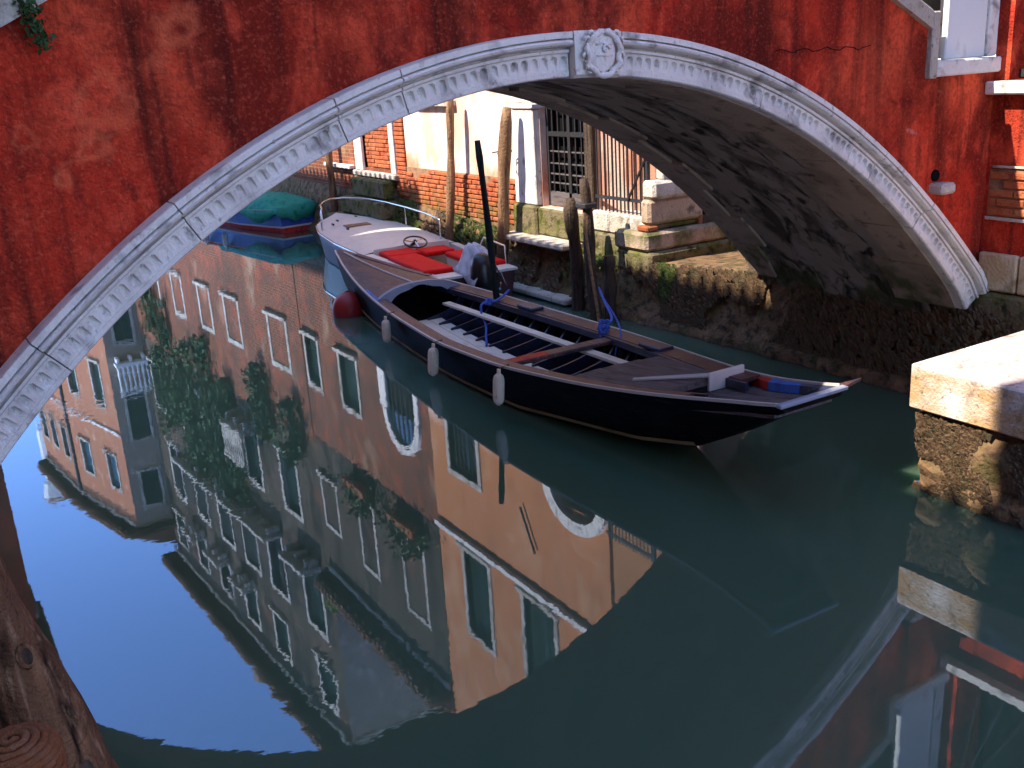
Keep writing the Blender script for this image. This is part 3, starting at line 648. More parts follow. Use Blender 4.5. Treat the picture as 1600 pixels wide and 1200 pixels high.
def leaves(parent_or_label, name, m, pts, size, kind=None, parent=None):
    mb = MB()
    for (p, nn) in pts:
        p = Vector(p); d = Vector((random.gauss(0, 1), random.gauss(0, 1), random.gauss(-.4, .7))).normalized(); d = (d + nn*.6).normalized()
        a = d.orthogonal().normalized(); w = random.uniform(0, 6.28); b = d.cross(a); a, b = a*math.cos(w) + b*math.sin(w), b*math.cos(w) - a*math.sin(w)
        s = size*random.uniform(.6, 1.3)
        mb.add([p - a*s*.6, p + b*s*.42 + d*s*.1, p + a*s*.7 - d*s*.15, p - b*s*.42 + d*s*.1], [(0, 1, 2, 3)])
    return mb.build(name, m, parent, kind=kind)

# ================================================================== HOUSE AT THE RIGHT (beside the landing)
XR = 7.65
hr = thing('corner_house', 'red corner house with a white door pier and stone ledges, right edge', 'house', (9.0, 2.0, 0))
F = Fac((XR, -6.0), (XR, 5.13))
U = lambda y: y + 6.0
loggia = (U(1.2), U(5.0), 2.665, 5.2)
mb = wall_mesh(F, 0, U(5.13), 0.4, 7.5, [loggia], .5); shell(F, mb, 0, U(5.13), .4, 7.5, 5.0)
mb.build('wall', 'red', hr)
F.box(MB(), 0.0, U(5.128), .003, .12, 2.56, 2.66, .012).build('ledge', 'stone', hr)
F.box(MB(), loggia[0], loggia[1], -.49, -.42, 2.67, 5.2).build('dark_interior', 'dark', hr)
gr = F.box(MB(), loggia[0], loggia[1], -.16, -.12, 2.68, 2.74).build('window_grille', 'iron', hr)
for k in range(14):
    u = loggia[0] + k*.28
    for s_ in (-1, 1):
        MB().tube([F.pt(max(loggia[0], min(loggia[1], u)), 2.72, -.14), F.pt(max(loggia[0], min(loggia[1], u + s_*.75)), 4.2, -.14)], .008, 5).build('grille_bar', 'iron', gr)
# layers of the old wall under the ledge: string course, bare bricks, stone blocks
F.box(MB(), U(1.0), U(5.06), .003, .03, 1.985, 2.005, .006).build('string_course', 'stone_old', hr)
F.box(MB(), U(2.5), U(5.09), .003, .012, 1.60, 1.975).build('mortar_bed', 'mortar', hr)
k = 0
for c in range(5):
    z = 1.61 + c*.072; u = U(3.4) + (.125 if c % 2 else 0)
    while u < U(5.05):
        e = min(u + .235 + random.uniform(-.02, .02), U(5.08))
        if random.random() > .12 and e - u > .06: F.box(MB(), u, e, .0, .022 + random.uniform(0, .014), z, z + .06, .008).build('brick', 'brick', hr)
        u = e + .012
F.box(MB(), U(1.0), U(5.1), .003, .022, 1.565, 1.592, .006).build('string_course', 'stone_old', hr)
u = U(5.105)
for w_ in (.36, .42, .5, .44, .55, .6):
    F.box(MB(), u - w_ + .012, u, .0, .045 + random.uniform(0, .02), .99, 1.30, .03).build('stone_block', 'stone_warm', hr); u -= w_
u = U(5.105)
for w_ in (.52, .62, .5, .6, .7):
    F.box(MB(), u - w_ + .012, u, .0, .07 + random.uniform(0, .02), .62, .975, .03).build('stone_block', 'mossy', hr); u -= w_
# the bridge-end landing: slab, white pier, jamb, dark doorway
G = Fac((6.88, YN), (7.66, YN), flip=True)
G.box(MB(), .005, .775, -.4, .055, 2.73, 2.845, .012).build('ledge', 'stone', hr)
G.box(MB(), .16, .64, -.06, -.01, 2.848, 6.5, .01).build('white_pier', 'whitewash', hr)
G.box(MB(), .645, .765, -.45, .012, 2.848, 6.5, .012).build('door_jamb', 'stone', hr)
dj = G.box(MB(), -.9, .64, -.50, -.44, 2.3, 6.5).build('door', 'iron', hr)
G.box(MB(), .02, .15, -.44, -.42, 2.885, 2.91).build('door_rail', 'steel', dj); G.box(MB(), .02, .15, -.44, -.42, 2.96, 2.975).build('door_rail', 'steel', dj)
mb = MB(); mb.tube([(6.70 + .05*math.cos(a), YN + .42, 3.34 + .05*math.sin(a)) for a in [k*.35 for k in range(19)]], .008, 5); mb.build('door_scroll', 'steel', dj)

# ================================================================== PINK HOUSE with the water gate
XW = 7.65
h1 = thing('pink_house', 'orange pink plastered house with green shutters and an arched water gate', 'house', (10, 12, 1.0))
F1 = Fac((XW, 10.5), (XW, 16.0)); V = lambda y: y - 10.5
ops = [(V(14.25), V(15.25), 2.55, 3.88), (V(14.15), V(15.0), 5.36, 7.1), (V(12.05), V(12.95), 5.38, 7.0), (V(10.70), V(11.78), 1.12, 3.30)]
mb = wall_mesh(F1, 0, 5.5, .62, 11.2, ops, .24)
for u_ in (0, 5.5): mb.add([F1.pt(u_, .62), F1.pt(u_, 11.2), F1.pt(u_, 11.2, -5), F1.pt(u_, .62, -5)], [(0, 1, 2, 3)])
# set-back bay behind the fence
FB = Fac((8.344, 9.32), (7.70, 10.5)); LB = FB.len
MB().add([(8.344, 9.32, 0.6), (8.344, 9.32, 11.2), (12.6, 9.32, 11.2), (12.6, 9.32, 0.6)], [(0, 1, 2, 3)]).build('side_wall', 'grey_plaster', h1)  # dark grey puts the shade of the recess into the wall colour
mb.build('wall', 'pale_plaster', h1)
wall_mesh(FB, 0, LB, 1.0, 11.2, [(.25, 1.05, 5.38, 7.0)], .24).build('bay_wall', 'pink_plaster', h1)
window(F1, h1, *ops[0], style='barred', label='barred ground floor window')
window(F1, h1, *ops[1]); window(F1, h1, *ops[2]); window(FB, h1, .25, 1.05, 5.38, 7.0)
F1.box(MB(), -.0, 5.5, .003, .09, 5.13, 5.26, .02).build('string_course', 'stone', h1)
FB.box(MB(), 0, LB, .003, .09, 5.13, 5.26, .02).build('string_course', 'stone', h1)
eave(F1, h1, -1.18, 5.5, 11.2, over=.5, D=5.5)
MB().tube([F1.pt(V(12.82), 3.78, .05), F1.pt(V(12.45), 4.46, .05)], .02, 6).build('iron_tie', 'iron', h1)
# bare brick foot, brick by brick
F1.box(MB(), V(12.36), 5.5, .003, .014, .62, 1.45).build('mortar_bed', 'mortar', h1)
bm_ = []
for c in range(9):
    z = .80 + c*.072; u = V(12.37) + (.125 if c % 2 else 0)
    while u < 5.46:
        e = min(u + .24 + random.uniform(-.03, .03), 5.49)
        if e - u > .06 and random.random() > (.03 if c < 7 else .2 + .25*(c - 7)):
            F1.box(MB(), u, e, .0, .03 + random.uniform(0, .02), z, z + .058, .01).build('brick', 'brick', h1)
        u = e + .014
# stone gate: jamb pillar, capital, arch
pl = F1.box(MB(), V(11.80), V(12.34), -.2, .10, 1.14, 2.42, .015).build('gate_pillar', 'stone', h1)
F1.box(MB(), V(11.77), V(12.37), -.2, .13, 2.425, 2.50, .015).build('capital', 'stone', pl)
F1.box(MB(), V(11.80), V(12.34), -.2, .10, 2.505, 3.0, .015).build('pillar_stone', 'stone', pl)
F1.box(MB(), V(11.78), V(12.38), -.2, .14, .70, 1.135, .03).build('pillar_base', 'mossy', pl)
gp = F1.box(MB(), V(10.52), V(10.70), -.2, .06, 1.14, 3.0, .015).build('gate_post', 'wood_dark', h1)
F1.box(MB(), V(10.70), V(11.78), -.235, -.225, 1.12, 3.3).build('gate_shade_panel', 'dark', h1)  # dark sheet standing for the unlit space behind the gate
AC, AR = V(11.25), .60
for k in range(9):
    a0, a1 = math.pi*k/9 + .006, math.pi*(k+1)/9 - .006
    mb = MB(); pr = []
    for a in (a0, (a0+a1)/2, a1):
        c, s_ = math.cos(a), math.sin(a)*1.0
        pr.append([F1.pt(AC + c*AR, 3.0 + s_*AR*.72, -.15), F1.pt(AC + c*AR, 3.0 + s_*AR*.72, .10), F1.pt(AC + c*(AR + .20), 3.0 + s_*(AR*.72 + .2), .10), F1.pt(AC + c*(AR + .20), 3.0 + s_*(AR*.72 + .2), -.15)])
    mb.grid(pr, closed=True); mb.poly(pr[0]); mb.poly(pr[2]); mb.build('arch_stone', 'stone', h1)
# gate leaf: iron lattice over a glazed lower panel
gd = F1.box(MB(), V(10.72), V(11.78), -.15, -.10, 2.06, 2.12).build('gate', 'iron', h1)
for (a, b, c, e) in ((10.72, 10.77, 1.13, 3.3), (11.73, 11.78, 1.13, 3.3), (11.22, 11.28, 1.13, 3.3), (10.77, 11.73, 1.13, 1.32)): F1.box(MB(), V(a), V(b), -.148, -.098, c, e).build('gate_frame', 'boat_grey' if e < 1.4 else 'iron', gd)
for k in range(1, 8): F1.box(MB(), V(10.72 + k*.1325) - .009, V(10.72 + k*.1325) + .009, -.13, -.112, 1.32, 3.35).build('gate_bar', 'iron', gd)
for z in (1.44, 1.56, 1.70, 1.86, 2.42, 2.75, 3.0): F1.box(MB(), V(10.77), V(11.73), -.134, -.116, z - .009, z + .009).build('gate_bar', 'boat_grey' if z < 1.9 else 'iron', gd)
# small green plant inside the gate
leaves(None, 'gate_plant', 'leaf_bright', [(F1.pt(V(11.45) + random.gauss(0, .05), 2.62 + random.gauss(0, .08), -.06), Vector((-1, 0, 0))) for _ in range(40)], .05, parent=h1)
# threshold, alley floor behind the fence, low wall under it
F1.box(MB(), V(10.6), V(12.3), -.25, .06, 1.02, 1.115, .015).build('threshold', 'stone_old', h1)
structure(MB().box(7.62, 8.95, 9.52, 10.50, .6, 1.175).build('pavement', 'alley_floor'))
lw = thing('low_quay_wall', 'low crumbling white stone wall carrying the iron fence', 'wall', (7.6, 9.9, .6))
y = 9.42
for w_ in (.34, .4, .36): MB().box(7.545, 7.70, y, y + w_ - .01, .93, 1.19, .025).build('stone_block', 'stone_old', lw); y += w_
y = 9.40
for w_ in (.5, .62): MB().box(7.52, 7.70, y, y + w_ - .01, .60, .925, .03).build('stone_block', 'mossy', lw); y += w_
fe = thing('iron_fence', 'tall black iron bar fence between the water gate and the stone pier', 'fence', (7.62, 9.9, 1.19))
for k in range(13):
    y = 9.52 + k*.078
    MB().tube([(7.62, y, 1.19), (7.62, y, 3.40)], .0115, 6).build('fence_bar', 'iron', fe)
for z in (1.36, 3.33): MB().box(7.607, 7.633, 9.46, 10.5, z - .02, z + .02).build('fence_rail', 'iron', fe)
MB().box(7.60, 7.64, 9.44, 9.48, 1.19, 3.65).build('fence_post', 'iron', fe)
MB().tube([(7.60, 9.82, 1.36), (7.60, 9.35, 2.05)], .016, 6).build('fence_brace', 'iron', fe)
# steps at the gate
st = thing('gate_steps', 'stone landing steps green with algae below the water gate', 'steps', (7.4, 11.5, .2))
MB().box(7.56, 7.78, 10.55, 12.3, .74, 1.11, .02).build('riser', 'mossy', st)
MB().box(7.26, 7.74, 10.80, 12.42, .66, .735, .02).build('tread', 'stone_old', st)
MB().box(7.06, 7.5, 10.5, 14.6, .02, .10, .03).build('tread', 'stone_old', st)
# stone pier beside the bridge foot
pr_ = thing('stone_pier', 'stepped pile of big pale stone courses beside the bridge foot', 'pier', (8.0, 9.4, .6))
for (x0, z0, z1, y0, m) in ((7.44, .54, .80, 9.22, 'mossy'), (7.42, .805, 1.03, 9.26, 'soffit_stone'), (7.56, 1.035, 1.10, 9.36, 'mossy'), (7.52, 1.105, 1.40, 9.32, 'soffit_stone'), (7.55, 1.405, 1.62, 9.26, 'stone_old')):
    MB().box(x0, 8.85, y0, 9.9 if z1 < 1.3 else 9.5, z0, z1, .035).build('stone_course', m, pr_)
MB().box(7.47, 7.64, 9.30, 9.5, 1.036, 1.10, .015).build('brick', 'brick', pr_)
MB().box(7.72, 8.1, 9.3, 9.44, 1.625, 1.95, .01).build('upright_slab', 'stone_old', pr_)

# ================================================================== BRICK HOUSE beyond
h2 = thing('brick_house', 'low red brick house with stone framed windows and a walled up arched doorway', 'house', (10.5, 19, 1.0))
F2 = Fac((XW, 16.0), (XW, 22.6)); V = lambda y: y - 16.0
ops = [(V(16.55), V(17.80), 1.35, 3.4), (V(19.35), V(20.25), 2.72, 3.95), (V(21.6), V(22.35), 2.72, 3.9), (V(16.85), V(17.75), 6.15, 7.85), (V(19.3), V(20.05), 6.1, 7.8), (V(21.5), V(22.35), 6.3, 7.6)]
mb = wall_mesh(F2, 0, 6.6, .7, 9.0, ops, .24); shell(F2, mb, 0, 6.6, .7, 9.0, 5.5); mb.build('wall', 'brickwall', h2)
mb = MB(); F2.box(mb, 0.002, 6.598, -.05, .018, 4.9, 8.98)
for i, w in enumerate(ops[1:3]): window(F2, h2, *w)
for w in ops[3:]: window(F2, h2, *w)
# grey render patch above the ground floor is cut round its windows
mb = wall_mesh(F2, .002, 6.598, 5.35, 8.99, [(o_[0]-.12, o_[1]+.12, o_[2]-.1, o_[3]+.13) for o_ in ops[3:]], .01)
g2 = mb.build('upper_render', 'grey_plaster', h2); g2.location = (0, 0, 0)
for v_ in g2.data.vertices: v_.co.x -= .012
# arched doorway
dw = F2.box(MB(), V(16.38), V(16.55), -.2, .06, 1.3, 3.4, .015).build('doorway', 'stone', h2)
F2.box(MB(), V(17.80), V(18.12), -.2, .06, 1.3, 3.4, .015).build('jamb', 'stone', dw)
F2.box(MB(), V(16.30), V(18.2), -.2, .10, 1.20, 1.295, .015).build('sill', 'stone_old', dw)
AC, AR = V(17.175), .625
for k in range(9):
    a0, a1 = math.pi*k/9 + .006, math.pi*(k+1)/9 - .006; pr = []
    for a in (a0, (a0+a1)/2, a1):
        c, s_ = math.cos(a), math.sin(a)
        pr.append([F2.pt(AC + c*AR, 3.4 + s_*AR, -.15), F2.pt(AC + c*AR, 3.4 + s_*AR, .07), F2.pt(AC + c*(AR + .18), 3.4 + s_*(AR + .18), .07), F2.pt(AC + c*(AR + .18), 3.4 + s_*(AR + .18), -.15)])
    mb = MB(); mb.grid(pr, closed=True); mb.poly(pr[0]); mb.poly(pr[2]); mb.build('arch_stone', 'stone', dw)
mb = MB(); mb.poly([F2.pt(AC + math.cos(a)*AR, 3.4 + math.sin(a)*AR, .006) for a in [math.pi*k/16 for k in range(17)]]); mb.build('fanlight', 'glass', dw)
for k in range(1, 6): MB().tube([F2.pt(AC - AR + 2*AR*k/6, 2.5, .02), F2.pt(AC - AR + 2*AR*k/6, 3.4 + .55*math.sin(math.acos(max(-1, min(1, -1 + 2*k/6)))), .02)], .011, 5).build('bar', 'iron', dw)
F2.box(MB(), V(16.56), V(17.79), -.2, -.06, 2.5, 3.4).build('dark_opening', 'dark', dw)
F2.box(MB(), V(16.56), V(17.79), -.2, -.055, 1.35, 2.48).build('mortar_bed', 'mortar', dw)
for c in range(15):
    z = 1.37 + c*.073; u = V(16.57) + (.12 if c % 2 else 0)
    while u < V(17.72):
        e = min(u + .24 + random.uniform(-.02, .02), V(17.78))
        F2.box(MB(), u, e, -.06, -.045 + random.uniform(0, .02), z, z + .06, .008).build('brick', 'brick', dw); u = e + .012
F2.box(MB(), V(18.3), V(19.6), .0, .12, 1.30, 1.37, .01).build('ledge', 'stone', h2)
# brick pier between the doorway and the pink house
for c in range(22):
    z = .95 + c*.073; u = V(16.01)
    F2.box(MB(), u, V(16.35), .0, .03 + random.uniform(0, .012), z, z + .06, .008).build('brick', 'brick', h2)
eave(F2, h2, 0, 6.6, 9.0, over=.45, D=5.5, step=.4)
st2 = thing('door_steps', 'green mossy stone steps below the walled up doorway', 'steps', (7.3, 17.3, .1))
for (x0, z0, z1, ya, yb) in ((7.40, .86, 1.18, 16.5, 18.0), (7.20, .55, .85, 16.3, 18.1), (6.95, .2, .54, 16.2, 18.3)): MB().box(x0, 7.75, ya, yb, z0, z1, .03).build('tread', 'mossy', st2)
# balcony boxes with hanging plants
def pot_plant(F, u, z, w, h, label, m='leaf', drop=.3):
    t = thing('window_plant', label, 'plant', F.pt(u, z, .2), 'plants on the house fronts')
    F.box(MB(), u - w/2, u + w/2, .06, .28, z, z + .2, .02).build('planter', 'terracotta', t)
    pts = []
    for _ in range(int(420*w)):
        a = random.gauss(0, .42)*w; q = random.random(); pts.append((F.pt(u + a, z + .15 + h*q*math.exp(-(a/w)**2*2) - drop*random.random()**2, .17 + random.gauss(0, .13)), F.n))
    leaves(None, 'foliage', m, pts, .09, parent=t); return t
pot_plant(F2, V(17.3), 5.62, 1.2, .75, 'dark bushy plant on the sill nearest the pink house')
pot_plant(F2, V(19.65), 5.6, 1.1, .7, 'dark bushy plant on the middle upper sill of the brick house')
pot_plant(F2, V(21.9), 9.35, .6, .35, 'bright green plant growing on the roof edge of the brick house', 'leaf_bright', .1)

# ================================================================== TALL DARK HOUSE
h3 = thing('tall_grey_house', 'tall dark grey house with balconies, ivy and a bracketed eave', 'house', (11, 30, 1.0))
F3 = Fac((7.65, 22.62), (6.78, 37.9)); L3 = F3.len; ZE = 14.4
ops = []
for (u, w) in ((.95, 1.05), (4.25, 1.0), (6.6, .9), (9.2, .9), (11.8, .95)): ops.append((u, u + w, 2.62, 3.85))
for u in (1.5, 4.2, 6.9, 9.2, 11.5, 13.5): ops.append((u, u + 1.05, 6.4, 8.1))
for u in (.8, 3.4, 5.6, 7.8, 10.2, 12.8): ops.append((u, u + 1.1, 9.35, 11.35))
for u in (.7, 3.9, 6.4, 8.8, 11.2, 13.6): ops.append((u, u + 1.0, 12.35, 13.65))
mb = wall_mesh(F3, 0, L3, .7, ZE, ops, .28); mb.build('wall', 'grey_plaster', h3)
mb = wall_mesh(F3, .002, L3, .7, 5.6, [(a-.115, b+.115, c-.1, d+.125) for (a, b, c, d) in ops[:5]], .008)
q = mb.build('brick_storey', 'brickwall', h3); q.location = F3.n*.012
mb = MB(); mb.add([F3.pt(0, .7), F3.pt(0, ZE), (10.75, 22.62, ZE), (10.75, 22.62, .7)], [(0, 1, 2, 3)]); mb.build('side_wall', 'taupe_plaster', h3)
mb = MB(); mb.add([F3.pt(L3, .7), F3.pt(L3, ZE), F3.pt(L3, ZE, -3.1), F3.pt(L3, .7, -3.1)], [(0, 1, 2, 3)]); mb.add([F3.pt(L3, .7, -3.1), F3.pt(L3, ZE, -3.1), F3.pt(0, ZE, -3.1), F3.pt(0, .7, -3.1)], [(0, 1, 2, 3)]); mb.build('side_wall', 'taupe_plaster', h3)
for i, w in enumerate(ops): window(F3, h3, *w, style='shutter' if i % 4 else 'glazed', sw=.13)
eave(F3, h3, 0, L3, ZE, over=.6, D=3.5, step=.38, ends=(1, 1), rise=.8)
FS = Fac((7.66, 22.62), (10.8, 22.62), flip=True)
F3b = FS
mb = MB(); FS.box(mb, -.5, 3.25, .02, .5, ZE + .165, ZE + .25); mb.build('side_eave', 'tile', h3)
for k in range(8): FS.box(MB(), .1 + k*.4, .2 + k*.4, .0, .44, ZE + .02, ZE + .155, .012).build('eave_bracket', 'wood_dark', h3)
FS.box(MB(), .0, 3.1, .003, .08, ZE - .16, ZE - .02, .02).build('cornice', 'stone_old', h3)
for (a, b) in ((3.2, 6.9), (7.5, 11.6)): railing_balcony(F3, h3, a, b, 9.3, .6, .95, balusters=False)
railing_balcony(F3, h3, .6, 2.1, 9.3, .6, .95, balusters=False)
for (a, b) in ((6.2, 7.6), (8.6, 10.0), (11.0, 12.4)): railing_balcony(F3, h3, a, b, 12.28, .5, .9, balusters=False)
railing_balcony(F3, h3, 3.9, 5.5, 6.35, .6, .95)
ch = thing('chimney', 'small dark flared chimney on the eave of the tall grey house', 'chimney', F3.pt(7.9, ZE + .3, 0))
MB().tube([F3.pt(7.9, z, -.35) for z in (ZE + .2, ZE + 1.5, ZE + 1.55, ZE + 1.95, ZE + 2.0)], [.26, .26, .34, .42, .40], 8).build('stack', 'taupe_plaster', ch)
ch = thing('chimney', 'broad roof chimney near the corner of the tall grey house', 'chimney', F3.pt(3.0, ZE + .3, 0))
MB().box(-.3, .3, -.9, -.3, ZE + .2, ZE + 1.5, .02, F3.mx() @ Matrix.Translation((3.0, 0, 0))).build('stack', 'taupe_plaster', ch)
MB().box(-.38, .38, -.98, -.22, ZE + 1.5, ZE + 1.68, .02, F3.mx() @ Matrix.Translation((3.0, 0, 0))).build('cap', 'tile', ch)
# ivy over the tall house: several hanging curtains
def ivy(F, label, cols, n):
    t = thing('ivy', label, 'ivy', F.pt(cols[0][0], cols[0][2], .1), 'ivy curtains on the tall grey house')
    pts = []
    for _ in range(n):
        u, w, z0, z1 = random.choice(cols); a = random.gauss(0, .42)*w; q = random.random(); z = lerp(z0, z1, q)
        if nz3(u + a, z, 1, 1.3) < -.25: continue
        pts.append((F.pt(u + a*(.5 + .5*q), z, .12 + abs(random.gauss(0, .16))), F.n))
    leaves(None, 'foliage', 'leaf', pts, .13, parent=t)
    st_ = MB()
    for (u, w, z0, z1) in cols: st_.tube([F.pt(u + .15*math.sin(k), lerp(z0, z1, k/6), .05) for k in range(7)], .02, 5)
    st_.build('stem', 'wood_dark', t)
ivy(F3, 'broad dark ivy curtain hanging over the middle storeys of the tall grey house', [(7.6, 1.5, 4.2, 9.2), (9.6, 1.6, 4.6, 9.2), (5.9, 1.1, 5.2, 9.0)], 5200)
ivy(F3, 'narrow ivy strand climbing from the water at the far end of the tall grey house', [(12.6, .9, 2.2, 8.6), (11.2, .7, 3.6, 8.0)], 2600)
ivy(F3, 'ragged ivy patch above the first windows of the tall grey house', [(2.9, .9, 4.1, 6.2), (.9, .8, 4.6, 6.4)], 1500)

# ================================================================== ROSE HOUSE at the bend
h4 = thing('rose_house', 'rose orange house at the canal bend with a white balustrade balcony', 'house', (8, 44, 1.0))
A, B, D_ = (5.48, 38.0), (4.34, 43.1), (3.74, 48.7)
FA = Fac((7.0, 38.0), A); FAlen = FA.len
ops = [(.42, 1.08, 7.7, 9.5), (.45, 1.08, 10.85, 12.25), (.42, 1.05, 4.2, 5.8)]
FAf = Fac((5.48, 38.0), (7.0, 38.0), flip=True)
mb = wall_mesh(FAf, 0, 1.52, .5, 13.0, ops, .25); mb.build('side_wall', 'taupe_plaster', h4)
for w in ops: window(FAf, h4, *w, sw=.1)
railing_balcony(FAf, h4, .2, 1.35, 6.6, .5, 1.0, m='whitewash')
mb = MB(); mbs = []
for (P0, P1, us) in ((A, B, (.9, 3.4)), (B, D_, (.8, 2.6, 4.3))):
    FF = Fac(P0, P1); ops = [(u, u + .85, z0, z1) for u in us for (z0, z1) in ((3.5, 5.1), (6.6, 8.3), (10.3, 11.7))]
    wall_mesh(FF, 0, FF.len, .3, 13.0, ops, .25, mb); mbs.append((FF, ops))
mb.add([(D_[0], D_[1], .3), (D_[0], D_[1], 13), (12, D_[1] + 1, 13), (12, D_[1] + 1, .3)], [(0, 1, 2, 3)])
mb.add([(*A, 13.0), (*B, 13.0), (*D_, 13.0), (12, 49.7, 13.0), (12, 38.0, 13.0)], [(0, 1, 2, 3, 4)])
mb.build('wall', 'rose_plaster', h4)
for (FF, ops) in mbs:
    for i, w in enumerate(ops): window(FF, h4, *w, shm='shutter_blue' if i % 3 == 2 else 'shutter', sw=.1)
    FF.box(MB(), .0, FF.len, .003, .07, 9.2, 9.3, .015).build('string_course', 'stone', h4)
    eave(FF, h4, 0, FF.len, 13.0, over=.5, D=5.0, step=.5)
mb = MB(); FAf.box(mb, -.4, 1.5, .02, .5, 13.165, 13.25); mb.build('side_eave', 'tile', h4)
for k in range(5): FAf.box(MB(), .05 + k*.33, .15 + k*.33, .0, .42, 13.02, 13.155, .012).build('eave_bracket', 'wood_dark', h4)
MB().tube([Vector((4.36, 43.1, z)) - Vector((.07, 0, 0)) for z in (1.0, 7.0, 13.0)], .06, 6).build('drainpipe', 'iron', h4)
ch = thing('chimney', 'flared white chimney standing beyond the rose house', 'chimney', (3.9, 50.0, 13.0))
MB().tube([(3.9, 50.2, z) for z in (12.0, 14.6, 14.7, 15.4)], [.32, .32, .45, .6], 10).build('stack', 'whitewash', ch); MB().tube([(3.9, 50.2, z) for z in (15.4, 15.75)], [.62, .35], 10).build('cap', 'tile', ch)
h5 = thing('distant_house', 'far house closing the view beyond the rose house', 'house', (8, 56, 1.0))
FD = Fac((3.3, 52.0), (2.0, 66)); ops = [(u, u + .9, z0, z0 + 1.6) for u in (1.5, 4.5, 7.5, 10.5) for z0 in (3.5, 6.8)]
mb = wall_mesh(FD, 0, FD.len, .3, 10.4, ops, .25); shell(FD, mb, 0, FD.len, .3, 10.4, 7); mb.build('wall', 'taupe_plaster', h5)
for w in ops: window(FD, h5, *w)
eave(FD, h5, 0, FD.len, 10.4, over=.5, D=7, step=.6)

# ================================================================== LEFT BANK HOUSES
h6 = thing('red_waterside_house', 'red plastered house rising from the water on the left bank beyond the bridge', 'house', (-3, 20, 0))
FL_ = Fac((.62, 24.5), (.62, 16.7)); ops = [(u, u + .95, z0, z0 + 1.6) for u in (.8, 3.4, 5.9) for z0 in (2.6, 5.5)]
mb = wall_mesh(FL_, 0, FL_.len, -.2, 8.3, ops, .25); shell(FL_, mb, 0, FL_.len, -.2, 8.3, 6); mb.build('wall', 'red', h6)
for w in ops: window(FL_, h6, *w)
eave(FL_, h6, 0, FL_.len, 8.3, over=.4, D=6, step=.45)
h7 = thing('left_bank_house', 'tall ochre house on the left bank on the near side of the bridge', 'house', (-6, -3, 1.25))
FN = Fac((-2.4, 5.0), (-2.4, -14)); ops = [(u, u + 1.0, z0, z0 + 1.7) for u in (1.5, 4.5, 7.5, 10.5, 13.5) for z0 in (2.6, 6.0, 9.2)]
mb = wall_mesh(FN, 0, FN.len, 1.0, 12.6, ops, .25); shell(FN, mb, 0, FN.len, 1.0, 12.6, 8); mb.build('wall', 'rose_plaster', h7)
for w in ops: window(FN, h7, *w)
eave(FN, h7, 0, FN.len, 12.6, over=.5, D=8, step=.5)

# ================================================================== BLACK ROWING BOAT
BT = [(4.38, .82, 4.57, 5.18), (4.75, .745, 4.58, 5.21), (5.1, .68, 4.57, 5.27), (5.65, .60, 4.49, 5.42), (6.4, .525, 4.385, 5.62), (7.5, .44, 4.32, 5.86), (8.8, .385, 4.37, 5.98), (10.2, .39, 4.54, 5.96), (11.2, .42, 4.70, 5.85), (12.1, .465, 4.88, 5.69), (13.0, .54, 5.09, 5.51), (13.65, .62, 5.27, 5.36)]
def sm(tab, y):   # smoothed table
    a = [interp(tab, y + d) for d in (-.35, -.18, 0, .18, .35)]; w = (.12, .22, .32, .22, .12)
    lo, hi = tab[0][0], tab[-1][0]
    k = min(1, (y - lo)/.35, (hi - y)/.35); k = max(0, k); b = interp(tab, y)
    return tuple(lerp(q, sum(p[i]*c for p, c in zip(a, w)), k) for i, q in enumerate(b))
def btab(y): return sm(BT, y)
def bottom_z(y): return interp([(4.38, .765), (4.7, .58), (5.1, .34), (5.44, .165), (5.97, .09), (6.7, .05), (7.4, .01), (8.5, -.04), (11, -.02), (12.4, .05), (13.2, .25), (13.65, .52)], y)[0]
def flare(y): return interp([(4.38, .85), (4.7, .62), (5.1, .40), (5.44, .33), (5.97, .54), (6.7, .66), (7.5, .79), (9, .84), (13.65, .82)], y)[0]   # bottom width as a share of the beam
boat = thing('rowing_boat', 'long black flat bottomed rowing boat with a square bow moored under the arch', 'boat', (5.1, 9.0, 0))
YS = [4.38 + (13.65 - 4.38)*i/64 for i in range(65)]
def hull_sec(y, inset=0.0, top=0.0):
    z, xn, xf = btab(y); z0 = bottom_z(y); zb = max(z0 + .05, .035) if inset else z0; c = (xn + xf)/2; h = (xf - xn)/2
    hb = h*flare(y); L_ = []; R_ = []
    for k in range(9):
        zz = lerp(z + top, zb, k/8); t = max(0, (z - zz)/(z - z0)); w = max(.01, lerp(h, hb, t**1.25) - inset)
        L_.append((c - w, y, zz)); R_.append((c + w, y, zz))
    return L_ + R_[::-1]
mb = MB(); mb.grid([hull_sec(y) for y in YS]); mb.poly(hull_sec(YS[0])); hull = mb.build('hull', 'hull_black', boat, smooth=True)
mb = MB(); mb.grid([hull_sec(y, .035, -.01) for y in YS[8:-3]]); mb.build('inner_hull', 'boat_inside', boat, smooth=True)
def gun(side, y, a, b, dz):   # strip point at distance from the outer edge
    z, xn, xf = btab(y); return None
def strip(name, m, y0, y1, side, i0, i1, z0, z1, n=48, parent=boat):
    """plank following one gunwale: i0..i1 inward distance, z0..z1 above the gunwale line"""
    mb = MB(); rows = []
    for k in range(n + 1):
        y = lerp(y0, y1, k/n); z, xn, xf = btab(y); c = (xn + xf)/2; h = (xf - xn)/2; s_ = -1 if side == 'near' else 1
        x0, x1 = c + s_*max(h - i0, .0), c + s_*max(h - i1, .0)
        rows.append([(x0, y, z + z0), (x0, y, z + z1), (x1, y, z + z1), (x1, y, z + z0)])
    mb.grid(rows, closed=True); mb.poly(rows[0]); mb.poly(rows[-1]); return mb.build(name, m, parent)
